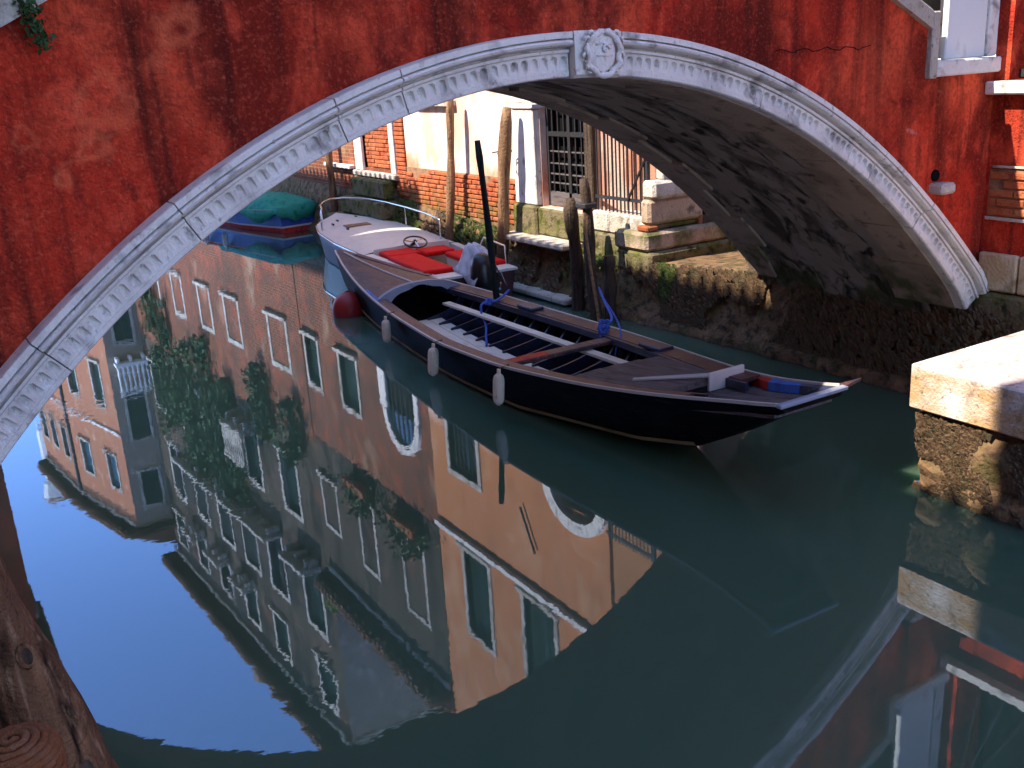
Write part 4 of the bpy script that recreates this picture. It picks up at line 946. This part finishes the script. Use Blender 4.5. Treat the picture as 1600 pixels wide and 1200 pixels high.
for side in ('near', 'far'):
    strip('rub_rail', 'boat_white', 4.40, 13.62, side, -.012, .010, -.004, .018)
    strip('gunwale', 'boat_brown', 5.3, 11.6, side, .010, .13 if side == 'near' else .20, -.02, .012)
    strip('inner_rail', 'boat_navy', 5.2, 11.2, side, .13 if side == 'near' else .20, .155 if side == 'near' else .235, -.06, .004)
# ochre stripe along the chine
for s_ in (-1, 1):
    mb = MB(); rows = []
    for k in range(60):
        y = lerp(5.42, 13.0, k/59); z, xn, xf = btab(y); c = (xn+xf)/2; h = (xf-xn)/2; zb = bottom_z(y); zz = max(.02, zb + .012)
        t = (z - zz)/(z - zb); w = lerp(h, h*flare(y), t**1.25) + .006; t2 = (z - zz - .03)/(z - zb); w2 = lerp(h, h*flare(y), max(0, t2)**1.25) + .008
        rows.append([(c + s_*w, y, zz), (c + s_*w2, y, zz + .034), (c + s_*(w2 - .03), y, zz + .034)])
    mb.grid(rows); mb.build('chine_stripe', 'hull_stripe', boat)
# bottom boards, ribs
for k in range(4):
    mb = MB(); rows = []
    for i in range(24):
        y = lerp(6.75, 10.9, i/23); z, xn, xf = btab(y); c = (xn+xf)/2; h = (xf-xn)/2*flare(y) - .05; a = -h + k*.17; b = a + .163
        rows.append([(c + a, y, max(bottom_z(y) + .085, .065)), (c + b, y, max(bottom_z(y) + .085, .065)), (c + b, y, max(bottom_z(y) + .11, .09)), (c + a, y, max(bottom_z(y) + .11, .09))])
    mb.grid([[r[0], r[1], r[2], r[3]] for r in rows], closed=True); mb.poly(rows[0]); mb.poly(rows[-1]); mb.build('floor_board', 'boat_cream', boat)
for k in range(14):
    y = 6.70 + k*.32
    z, xn, xf = btab(y); c = (xn+xf)/2; zb = max(bottom_z(y), -.02)
    for s_ in (-1, 1):
        h = (xf-xn)/2 - .045; hb = h*(flare(y) - .04)
        if s_ < 0: pl_ = [(c - h, z - .05), (c - h + .05, z - .05), (c - hb + .07, zb + .16), (c - hb + .10, zb + .115), (c - hb, zb + .08)]
        else:
            pl_ = [(c + h, z - .05), (c + h - .06, z - .05)] + [(c + lerp(h - .07, .02, t), lerp(z - .10, zb + .13, t**.42)) for t in (.2, .4, .6, .8, 1.0)] + [(c + .02, zb + .06), (c + hb, zb + .06)]
        MB().extrude([(x, y - .012, zz) for (x, zz) in pl_], (0, .026, 0)).build('rib', 'boat_navy', boat)
# long pale plank, far side stringer
mb = MB(); pA, pB = Vector((5.30, 6.62, .40)), Vector((5.50, 10.75, .30))
d = (pB - pA).normalized(); w = Vector((d.y, -d.x, 0))*.05
mb.extrude([pA - w, pA + w, pB + w, pB - w], (0, 0, -.025)); mb.build('centre_plank', 'boat_cream', boat)
# thwart with flaking red paint
mb = MB(); mb.box(4.40, 5.80, 7.56, 7.72, .385, .425, .01); th = mb.build('thwart', 'boat_brown', boat); th['label'] = 'thwart with flaking red paint'
MB().box(4.48, 4.92, 7.575, 7.705, .4255, .4275).build('red_paint', 'boat_red', th)
# after deck (far end) with ridge, and its arched opening
mb = MB(); rows = []
for i in range(24):
    y = lerp(11.0, 13.6, i/23); z, xn, xf = btab(y); c = (xn+xf)/2; h = (xf-xn)/2 - .012
    rows.append([(c + h*u, y, z + .010 + .09*(1 - u*u)*(h/.6)) for u in [k/6 - 1 for k in range(13)]])
mb.grid(rows); ad = mb.build('stern_deck', 'boat_brown', boat, smooth=True)
mb = MB(); mb.tube([(lambda y: ((btab(y)[1] + btab(y)[2])/2, y, btab(y)[0] + .012 + .09*((btab(y)[2] - btab(y)[1])/2/.6)))(lerp(11.15, 13.4, k/10)) for k in range(11)], .013, 6); mb.build('deck_ridge', 'boat_white', ad)
strip('blue_edge', 'boat_blue', 10.9, 11.5, 'near', .012, .05, .012, .022, 16, ad); strip('blue_edge', 'boat_navy', 11.6, 13.2, 'far', .02, .10, .035, .042, 16, ad)
z, xn, xf = btab(10.95); c = (xn+xf)/2; h = (xf-xn)/2 - .06
ar = []; out_ = []; inn_ = []
for k in range(25):
    u = lerp(-1, 1, k/24); out_.append((c + h*u, 10.95, z + .02 + .13*(1 - abs(u)**2.6)))
    inn_.append((c + h*.86*u, 10.95, z - .10 + .20*(1 - abs(u)**2.2) + .012*math.cos(u*9)))
mb = MB(); mb.grid([[o_, i_, (i_[0], 11.02, i_[2]), (o_[0], 11.02, o_[2])] for o_, i_ in zip(out_, inn_)], closed=True); mb.build('arched_coaming', 'boat_arch', boat)
# foredeck: long grey planks, then the bow well
def deck_piece(y0, y1, u0, u1, dz, m, name, crown=.03, n=14):
    mb = MB(); rows = []
    for i in range(n):
        y = lerp(y0, y1, i/(n-1)); z, xn, xf = btab(y); c = (xn+xf)/2; h = (xf-xn)/2 - .015
        us_ = [lerp(u0, u1, k/4) for k in range(5)]
        rows.append([(c + h*u, y, z + dz + crown*(1 - u*u)) for u in us_] + [(c + h*u1, y, z + dz - .025), (c + h*u0, y, z + dz - .025)])
    mb.grid(rows, closed=True); mb.poly(rows[0]); mb.poly(rows[-1]); return mb.build(name, m, boat)
for k in range(5): deck_piece(5.52, 6.62 - .02*k, lerp(-1, .55, k/5) + .004, lerp(-1, .55, (k+1)/5) - .004, .002, 'boat_grey', 'deck_plank')
for k in range(4): deck_piece(4.46, 5.50, lerp(-.93, .93, k/4) + .006, lerp(-.93, .93, (k+1)/4) - .006, -.075, 'boat_grey', 'well_board', .0)
z = btab(5.5)[0]
MB().box(4.98, 5.34, 5.485, 5.515, z - .07, z + .075, .006).build('bulkhead_board', 'gelcoat', boat)
mb = MB(); mb.extrude([(4.66, 6.02, btab(6.0)[0] + .032), (4.70, 6.05, btab(6.0)[0] + .032), (5.0, 5.50, z + .075), (4.97, 5.485, z + .06)], (0, 0, -.012)); mb.build('edge_batten', 'boat_white', boat)
# wavy painted inside of the far bow gunwale
for (a, b, m) in ((4.42, 4.78, 'boat_navy'), (4.78, 5.12, 'boat_blue'), (5.12, 5.42, 'boat_red')):
    mb = MB(); rows = []
    for i in range(10):
        y = lerp(a, b, i/9); z_, xn, xf = btab(y); c = (xn+xf)/2; h = (xf-xn)/2
        rows.append([(c + h - .015, y, z_ + .004), (c + h - .05 - .015*math.sin(y*9), y, z_ - .01), (c + h - .06 - .015*math.sin(y*9), y, z_ - .07)])
    mb.grid(rows); mb.build('painted_wale', m, boat)
mb = MB(); mb.box(4.56, 5.19, 4.355, 4.405, .80, .832, .008); bc = mb.build('bow_cap', 'boat_arch', boat)
MB().extrude([(5.17, 4.36, .835), (5.17, 4.42, .835), (5.34, 4.38, .85)], (0, 0, -.02)).build('bow_tip', 'boat_brown', boat)
# two wooden rowlock blocks on the far gunwale
for y in (6.85, 9.35): z_, xn, xf = btab(y); MB().box(xf - .22, xf - .06, y - .16, y + .16, z_ + .012, z_ + .05, .012).build('rowlock_block', 'boat_navy', boat)

# ---- fenders hanging on the near side
def fender(x, y, z, l, r, tilt, label, group, gun_z):
    t = thing('fender', label, 'fender', (x, y, z), group)
    ax = Vector((math.sin(tilt), .0, math.cos(tilt))); c = Vector((x, y, z)); pts = []; rr = []
    for k in range(13):
        q = lerp(-1, 1, k/12); pts.append(c + ax*q*l/2); rr.append(max(.012, r*min(1, (1 - abs(q)**5.5)**.5 if abs(q) < 1 else 0)))
    MB().tube(pts, rr, 14).build('body', 'fender', t, smooth=True)
    MB().tube([c + ax*(l/2 - .01), c + ax*(l/2 + .035)], .018, 8).build('eyelet', 'fender', t)
    MB().tube([c + ax*(l/2 + .02), Vector((x + .03, y, (z + l/2 + gun_z)/2 + .03)), Vector((x + .07, y, gun_z + .02)), Vector((x + .12, y, gun_z + .03))], .007, 6).build('lanyard', 'rope', t)
fender(4.475, 10.28, .215, .27, .052, .02, 'sausage fender nearest the stern of the black boat, hanging upright', 'fenders on the black boat', .39)
fender(4.305, 8.80, .21, .30, .056, .10, 'middle grey pink fender on the black boat, slightly tilted', 'fenders on the black boat', .385)
fender(4.25, 7.42, .265, .30, .052, .08, 'fender nearest the bow of the black boat', 'fenders on the black boat', .44)

# ================================================================== MOTORBOAT
mo = thing('motor_boat', 'small off white motorboat with red cushions and a steel bow rail', 'boat', (6.5, 14, 0))
P0, P1 = Vector((6.28, 11.35, 0)), Vector((6.86, 17.5, 0)); ax = (P1 - P0); LM = ax.length; ax.normalize(); px = Vector((ax.y, -ax.x, 0))
def mp(u, w, z): q = P0 + ax*u + px*w; return Vector((q.x, q.y, z))
def mh(u):
    t = u/LM; return interp([(0, .56), (.12, .63), (.35, .74), (.6, .78), (.78, .72), (.9, .55), (.96, .36), (.99, .18), (1, .05)], t)[0]
def mz(u): return .42 + .12*(u/LM)**2
US = [LM*(i/40)**.9 for i in range(41)]
mb = MB(); mb.grid([[mp(u, -mh(u), mz(u)), mp(u, -mh(u)*.98, mz(u) - .1), mp(u, -mh(u)*.86, .02), mp(u, -mh(u)*.6, -.2), mp(u, mh(u)*.6, -.2), mp(u, mh(u)*.86, .02), mp(u, mh(u)*.98, mz(u) - .1), mp(u, mh(u), mz(u))] for u in US])
mb.poly([mp(0, -.56, mz(0)), mp(0, -.48, .02), mp(0, -.33, -.2), mp(0, .33, -.2), mp(0, .48, .02), mp(0, .56, mz(0))]); mb.build('hull', 'maroon', mo, smooth=False)
# deck ring with a cockpit cut out
ck0, ck1 = .30, 2.35
rows = []
for u in US:
    if u < ck1: continue
    rows.append([mp(u, mh(u)*q, mz(u) + .02 + .07*(1 - q*q)) for q in [k/6 - 1 for k in range(13)]])
MB().grid(rows).build('fore_deck', 'gelcoat', mo, smooth=True)
mb = MB()
for s_ in (-1, 1):
    mb.grid([[mp(u, s_*mh(u), mz(u)), mp(u, s_*mh(u), mz(u) + .03), mp(u, s_*(mh(u) - .12), mz(u) + .035), mp(u, s_*(mh(u) - .12), .12)] for u in [ck1*i/12 for i in range(13)]])
mb.grid([[mp(u, q, z) for q in (-.6, -.3, 0, .3, .6)] for (u, z) in ((.0, mz(0)), (.0, mz(0) + .03), (.28, mz(0) + .035), (.28, .12))]); mb.build('side_deck', 'gelcoat', mo)
mb = MB(); mb.add([mp(.2, -.62, .14), mp(ck1, -.66, .14), mp(ck1, .66, .14), mp(.2, .62, .14)], [(0, 1, 2, 3)]); mb.build('cockpit_floor', 'teak', mo)
mb = MB(); mb.add([mp(ck1, -.7, .1), mp(ck1, .7, .1), mp(ck1, .6, mz(ck1) + .085), mp(ck1, 0, mz(ck1) + .095), mp(ck1, -.6, mz(ck1) + .085)], [(0, 1, 2, 3, 4)]); mb.build('dashboard', 'gelcoat', mo)
strip_ = [mp(u, -mh(u) - .008, mz(u) + .0) for u in US]; MB().tube(strip_, .016, 6).build('rub_rail', 'steel', mo); MB().tube([mp(u, mh(u) + .008, mz(u)) for u in US], .016, 6).build('rub_rail', 'steel', mo)
# cushions
def cushion(u0, u1, w0, w1, z, h=.07):
    mb = MB(); T = Matrix(((ax.x, px.x, 0, P0.x), (ax.y, px.y, 0, P0.y), (0, 0, 1, 0), (0, 0, 0, 1))); mb.box(u0, u1, w0, w1, z, z + h, .022, T); return mb.build('cushion', 'cushion', mo)
cushion(.32, 1.75, -.60, -.16, .44); cushion(.30, 1.5, .18, .58, .44); cushion(1.78, 2.25, -.56, -.06, .44); cushion(1.86, 2.3, .02, .5, .40)
mb = MB(); T = Matrix(((ax.x, px.x, 0, P0.x), (ax.y, px.y, 0, P0.y), (0, 0, 1, 0), (0, 0, 0, 1)))
for (a, b, c, d) in ((.32, 1.75, -.60, -.16), (.30, 1.5, .18, .58), (1.78, 2.25, -.56, -.06)): MB().box(a + .02, b - .02, c + .02, d - .02, .13, .438, 0, T).build('seat_box', 'gelcoat', mo)
# wheel
wc = mp(2.12, -.02, .60); wx = px; wy = (ax*.45 + Vector((0, 0, .9))).normalized()
wy = (Vector((0, 0, .35)) + ax*.94).normalized()
wh = MB().tube([wc + wx*.17*math.cos(a) + wy*.17*math.sin(a) for a in [2*math.pi*k/24 for k in range(25)]], .013, 7).build('steering_wheel', 'rubber', mo, smooth=True)
for k in range(3): a = 2*math.pi*k/3 + .5; MB().tube([wc, wc + wx*.165*math.cos(a) + wy*.165*math.sin(a)], .010, 5).build('spoke', 'steel', wh)
MB().tube([wc + Vector((0, 0, .01)), mp(2.36, -.02, .50)], .03, 8).build('column', 'rubber', wh)
# bow rail, hatch, cleats
rail = [mp(2.75, .64, mz(2.75) + .03), mp(2.80, .66, mz(2.7) + .34)] + [mp(u, mh(u) - .10, mz(u) + .36) for u in (3.4, 4.2, 5.0, 5.5, 5.8)] + [mp(6.0, .12, mz(6) + .37), mp(6.02, -.12, mz(6) + .37)] + [mp(u, -mh(u) + .10, mz(u) + .36) for u in (5.8, 5.5, 5.1)] + [mp(4.95, -.62, mz(5) + .30), mp(4.9, -.64, mz(5) + .03)]
br_ = MB().tube(rail, .016, 8).build('bow_rail', 'steel', mo, smooth=True)
for (u, s_) in ((4.3, 1), (5.5, 1), (5.6, -1)): MB().tube([mp(u, s_*(mh(u) - .10), mz(u) + .04), mp(u, s_*(mh(u) - .10), mz(u) + .36)], .012, 6).build('stanchion', 'steel', br_)
MB().box(4.55, 4.80, -.30, .12, mz(4.7) + .088, mz(4.7) + .102, .004, T).build('deck_hatch', 'teak', mo)
for (u, w) in ((5.3, -.25), (5.0, -.42), (4.4, -.35), (5.5, .15)): MB().box(u, u + .10, w, w + .03, mz(u) + .07, mz(u) + .105, .008, T).build('cleat', 'rubber', mo)
MB().tube([mp(.35, .60, mz(0) + .03), mp(.4, .62, mz(0) + .26), mp(1.2, .68, mz(0) + .27), mp(1.5, .70, mz(0) + .04)], .013, 6).build('grab_rail', 'steel', mo)
# outboard motor and its cloth
om = MB().tube([mp(-.20, .0, z) for z in (.24, .28, .40, .58, .70, .74)], [.10, .155, .165, .155, .12, .05], 12).build('outboard_motor', 'rubber', mo, smooth=True)
MB().tube([mp(-.22, 0, .26), mp(-.24, 0, -.25)], .055, 8).build('shaft', 'rubber', om); MB().tube([mp(.02, 0, .44), mp(-.14, 0, .44)], .09, 8).build('clamp', 'iron', om)
for (w, z) in ((.16, .36), (-.14, .40), (.20, .26)): MB().tube([mp(-.26, w, z), mp(-.16, w + .06, z + .05)], .022, 6).build('bracket', 'steel', om)
rows = []
for i in range(15):
    t = i/14; r = []
    for k in range(17):
        s_ = k/16*2 - 1
        zz = .80 - .36*max(0, abs(s_) - .35)/.65 - .30*max(0, t - .55)**1.0 + .018*math.sin(k*1.9 + t*6) + .012*math.sin(k*4.1)
        r.append(mp(lerp(.34, -.30, t), s_*(.17 + .07*abs(s_)) + .05, zz if t > .12 else lerp(.50, zz, t/.12)))
    rows.append(r)
o = MB().grid(rows).build('draped_cloth', 'cloth', smooth=True); tag(o, 'greyish white cloth draped over the outboard motor of the motorboat', 'cloth')
for mdn in ('Solidify',):
    q = o.modifiers.new(mdn, 'SOLIDIFY'); q.thickness = .008

# ================================================================== BLUE BOAT under a green tarpaulin
gb = thing('covered_boat', 'blue boat with red bottom stripe half hidden by the arch', 'boat', (6.6, 21.5, 0))
Q0, Q1 = Vector((7.02, 20.1, 0)), Vector((6.35, 25.6, 0)); bx = (Q1 - Q0); LG = bx.length; bx.normalize(); by = Vector((bx.y, -bx.x, 0))
def gp_(u, w, z): q = Q0 + bx*u + by*w; return Vector((q.x, q.y, z))
def gh(u): return interp([(0, .42), (.08, .52), (.3, .70), (.6, .72), (.85, .45), (1, .05)], u/LG)[0]
def gz(u): return interp([(0, .50), (.3, .44), (.7, .46), (1, .75)], u/LG)[0]
UG = [LG*i/24 for i in range(25)]
def band(name, m, t0, t1, prt=gb, off=0.0):
    mb = MB()
    for s_ in (-1, 1): mb.grid([[gp_(u, s_*(lerp(gh(u)*.70, gh(u), t) + off), lerp(-.12, gz(u), t)) for t in (t0, (t0+t1)/2, t1)] for u in UG])
    mb.add([gp_(-off, -(lerp(gh(0)*.7, gh(0), t0) + off), lerp(-.12, gz(0), t0)), gp_(-off, (lerp(gh(0)*.7, gh(0), t0) + off), lerp(-.12, gz(0), t0)), gp_(-off, (lerp(gh(0)*.7, gh(0), t1) + off), lerp(-.12, gz(0), t1)), gp_(-off, -(lerp(gh(0)*.7, gh(0), t1) + off), lerp(-.12, gz(0), t1))], [(0, 1, 2, 3)])
    return mb.build(name, m, prt)
band('lower_hull', 'boat_red', 0, .36); band('white_line', 'boat_white', .36, .42, off=.006); band('hull', 'hull_blue', .42, .90); band('wale', 'boat_red', .90, .97, off=.012); band('gunwale', 'boat_white', .97, 1.0, off=.022)
rows = []
for i in range(22):
    u = max(-.05, lerp(-.2, 2.5, i/21)); r = []
    for k in range(19):
        s_ = k/18*2 - 1; w = s_*(gh(u) + .06); drop = .0
        z = gz(u) + .05 + .20*(1 - s_*s_)*(1 if u > .6 else u/.6) + .03*math.sin(u*3.1 + s_*2) + .018*math.sin(u*8 + k)
        if abs(s_) > .93: z = gz(u) - (.05 + .24*max(0, math.sin(u*2.0 + .4))**2)*(1 if s_ < 0 else .6)
        if i == 0: z = gz(0) - .10 - .16*(1 - s_*s_) - .03*math.sin(k)
        r.append(gp_(u, w, z))
    rows.append(r)
o = MB().grid(rows).build('green_tarpaulin', 'tarp', smooth=True); tag(o, 'creased green tarpaulin thrown over the blue boat', 'tarpaulin')
q = o.modifiers.new('Solidify', 'SOLIDIFY'); q.thickness = .012
p = gp_(2.05, -gh(2.05)*.97 - .07, 0)
fender(p.x, p.y, .26, .34, .06, 0.0, 'white fender on the side of the covered blue boat', 'fenders on the blue boat', .44)
p = gp_(3.1, -gh(3.1)*.97 - .07, 0)
fender(p.x, p.y, .26, .34, .06, 0.0, 'white fender of the covered blue boat next to the arch edge', 'fenders on the blue boat', .44)

# ================================================================== POLES
def pole(name, label, base, top, r0, r1, m, group=None, bend=.03, n=14, pointed=False):
    t = thing(name, label, 'pole', (base[0], base[1], -.4), group); b, e = Vector(base), Vector(top); pts = []; rr = []
    ph = random.uniform(0, 6)
    for k in range(n + 1):
        q = k/n; pts.append(b.lerp(e, q) + Vector((math.sin(q*5 + ph), math.cos(q*4 + ph), 0))*bend*math.sin(q*3.14)); rr.append(lerp(r0, r1, q)*(1 + .10*math.sin(q*17 + ph) + random.uniform(-.05, .05)))
    rr[-1] *= .8
    MB().tube(pts, rr, 12, jit=.05).build('shaft', m, t, smooth=True)
    return t
G_ = 'mooring poles along the right bank'
pole('mooring_pole', 'slim brown mooring pole rising behind the motorboat against the pale wall', (7.28, 14.08, -.4), (7.42, 13.84, 2.62), .075, .055, 'wood', G_)
t = pole('mooring_pole', 'thick brown mooring pole with a bit of rope near the stone gate pillar', (7.22, 12.45, -.4), (7.36, 12.12, 2.46), .085, .085, 'wood', G_)
MB().tube([(7.34 + .10*math.cos(a), 12.22 + .10*math.sin(a), 1.83 + .004*k) for k, a in enumerate([i*.5 for i in range(15)])] + [(7.22, 12.36, 1.86)], .010, 5).build('rope_ring', 'rope', t)
pole('mooring_pole', 'black tarred pole standing between the two boats', (5.87, 10.04, -.4), (5.73, 10.12, 2.22), .042, .036, 'pole_black', G_, .01)
t = pole('mooring_pole', 'left of the paired dark poles, thick and split at the top', (7.16, 10.30, -.4), (7.02, 10.22, 1.42), .09, .08, 'wood_dark', G_, .04)
t = pole('mooring_pole', 'right of the paired dark poles, tied with blue rope', (7.00, 9.62, -.4), (6.98, 9.86, 1.68), .075, .06, 'wood_dark', G_, .05)
MB().box(6.90, 7.08, 9.74, 9.94, 1.34, 1.40, .01).build('collar', 'iron', t)
pole('mooring_pole', 'short black stump just behind the paired dark poles', (7.20, 9.66, -.4), (7.20, 9.70, .75), .075, .07, 'wood_dark', G_, .02)
pole('mooring_pole', 'far brown mooring pole beside the covered blue boat', (7.42, 19.15, -.4), (7.46, 19.0, 2.3), .075, .07, 'wood', G_)
pole('boat_hook', 'thin pale stick leaning against the right paired pole', (6.90, 9.50, -.2), (6.89, 9.76, 1.30), .022, .014, 'teak', None, .01)

# ropes
def rope(label, pts, r=.013, knots=()):
    t = thing('mooring_rope', label, 'rope', pts[0], 'blue mooring ropes')
    P = [Vector(p) for p in pts]; fine = []
    for i in range(len(P) - 1):
        a, b, c, d = P[max(i-1, 0)], P[i], P[i+1], P[min(i+2, len(P)-1)]
        for k in range(6):
            u = k/6; fine.append(.5*((2*b) + (c - a)*u + (2*a - 5*b + 4*c - d)*u*u + (3*b - a - 3*c + d)*u**3))
    fine.append(P[-1]); MB().tube(fine, r, 7).build('strand', 'rope_blue', t, smooth=True)
    for (q, s_) in knots:
        q = Vector(q); mb = MB()
        for j in range(3): mb.tube([q + Vector((math.cos(a + j)*s_, math.sin(a)*s_*.7, math.sin(a + 2*j)*s_)) for a in [2*math.pi*k/10 for k in range(11)]], r, 6)
        mb.build('knot', 'rope_blue', t, smooth=True)
rope('blue rope from the black boat to the tarred pole', [(5.98, 10.04, .48), (5.86, 9.98, .44), (5.70, 9.9, .42), (5.50, 9.86, .42), (5.46, 9.80, .30), (5.40, 9.62, .24), (5.28, 9.42, .16), (5.20, 9.28, .10)], .014, [((5.60, 9.88, .43), .03)])
rope('blue rope tying the black boat to the paired poles', [(6.95, 9.58, .42), (6.6, 9.0, .40), (6.1, 8.2, .44), (5.74, 7.86, .475), (5.66, 7.8, .40), (5.60, 7.72, .44)], .014, [((5.76, 7.88, .49), .045), ((5.70, 7.80, .47), .04)])
rope('second thin rope end hanging down inside the black boat near the thwart', [(6.97, 9.60, .36), (6.3, 8.4, .38), (5.72, 7.55, .46), (5.62, 7.5, .34), (5.58, 7.48, .12)], .009)
# red buoy
t = thing('mooring_buoy', 'round red buoy floating beside the stern of the black boat', 'buoy', (4.86, 12.3, 0))
pts = [(4.86, 12.3, lerp(-.2, .30, k/10)) for k in range(11)]; rr = [max(.03, .23*math.sqrt(max(0, 1 - (k/5 - 1)**2))) for k in range(11)]
MB().tube(pts, rr, 18).build('ball', 'buoy', t, smooth=True); MB().tube([(4.86, 12.3, .24), (4.86, 12.3, .30)], .035, 8).build('eye', 'rubber', t)

# ================================================================== NEAR POSTS, bottom left
t = thing('foreground_post', 'leaning brown wooden mooring post with knot holes, bottom left corner', 'post', (0.3, 2.4, 0), 'posts in front of the camera')
PB, PT = Vector((.28, 2.0, .75)), Vector((-.078, 2.05, 2.3)); pts = []; rr = []
for k in range(25): q = k/24; pts.append(PB.lerp(PT, q)); rr.append(.085*(1 + .05*math.sin(q*21) + random.uniform(-.03, .03)))
PB0 = PB - (PT - PB)*.8
MB().tube([PB0, PB] + pts[1:], [.09] + rr, 20, jit=.05).build('shaft', 'post_front', t, smooth=True)
_ad = (PT - PB).normalized()
for (q, w) in ((.60, .45), (.78, .55), (.52, -.1), (.68, 1.0), (.90, .2)):
    c0 = PB.lerp(PT, q); side = (Vector((math.sin(w), -math.cos(w), 0)) - _ad*_ad.dot(Vector((math.sin(w), -math.cos(w), 0)))).normalized(); tg = side.cross(_ad)
    kc_ = c0 + side*.083; sz = random.uniform(.014, .022)
    mb = MB(); mb.tube([kc_ + _ad*sz*1.5*math.cos(a) + tg*sz*math.sin(a) for a in [2*math.pi*k/14 for k in range(15)]], .006, 6); kn = mb.build('knot_rim', 'post_front', t, smooth=True)
    mb = MB(); mb.poly([kc_ + side*.003 + _ad*sz*1.45*math.cos(a) + tg*sz*.95*math.sin(a) for a in [2*math.pi*k/14 for k in range(14)]]); mb.build('knot_hole', 'wood_dark', kn)

t = thing('rope_wound_post', 'post top bound with orange brown rope in the bottom left corner', 'post', (-.03, 1.5, 0), 'posts in front of the camera')
MB().tube([(-.012, 1.5, z) for z in (-.3, 1.0, 2.06)], .052, 12).build('shaft', 'post_front', t, smooth=True)
mb = MB(); co_ = []
for k in range(17*16):
    a = 2*math.pi*k/16; n_ = k/16
    if n_ < 11: q, zz = .060, 1.90 + .0145*n_
    else: q, zz = .060*math.cos((n_ - 11)/6*1.5), 1.90 + .0145*11 + .030*math.sin((n_ - 11)/6*1.5)
    co_.append((-.012 + q*math.cos(a), 1.5 + q*math.sin(a), zz))
mb.tube(co_, .0075, 6, jit=.15); mb.build('rope_binding', 'rope', t, smooth=True)

# parapet plant, top left
t = thing('parapet_plant', 'small dark green plant growing out of the parapet top at the left', 'plant', (.68, 5.05, 3.36))
pts = []
for _ in range(260): q = random.random(); pts.append(((.66 + .05*q + random.gauss(0, .022), 5.055 + random.gauss(0, .015), 3.40 - .20*q + random.gauss(0, .02)), Vector((0, -1, 0))))
leaves(None, 'foliage', 'leaf', pts, .022, parent=t); MB().tube([(.66, 5.08, 3.40), (.68, 5.06, 3.30), (.70, 5.05, 3.22)], .006, 5).build('stem', 'wood_dark', t)

h8 = thing('left_far_house', 'ochre house on the left bank just beyond the bridge', 'house', (-4, 12, 1.25))
FH = Fac((-1.2, 16.5), (-1.2, 7.7)); ops = [(u, u + 1.0, z0, z0 + 1.7) for u in (1.2, 3.9, 6.6) for z0 in (2.4, 6.0)]
mb = wall_mesh(FH, 0, FH.len, 1.0, 9.6, ops, .25); shell(FH, mb, 0, FH.len, 1.0, 9.6, 6); mb.build('wall', 'rose_plaster', h8)
for w in ops: window(FH, h8, *w)
eave(FH, h8, 0, FH.len, 9.6, over=.4, D=6, step=.45)

h9 = thing('added_shade_house', 'unseen low ochre house added by the lane to shade the canal water', 'house', (-5, 6.3, 1.25))  # unseen house, added to keep a strip of sun off the water
FK = Fac((-3.3, 7.68), (-3.3, 5.02)); ops = [(.8, 1.8, 4.0, 5.6)]
mb = wall_mesh(FK, 0, FK.len, 1.0, 9.55, ops, .25); shell(FK, mb, 0, FK.len, 1.0, 9.55, 5); mb.build('wall', 'rose_plaster', h9)
for w in ops: window(FK, h9, *w)
eave(FK, h9, 0, FK.len, 9.55, over=.3, D=5, step=.45, rise=1.2)
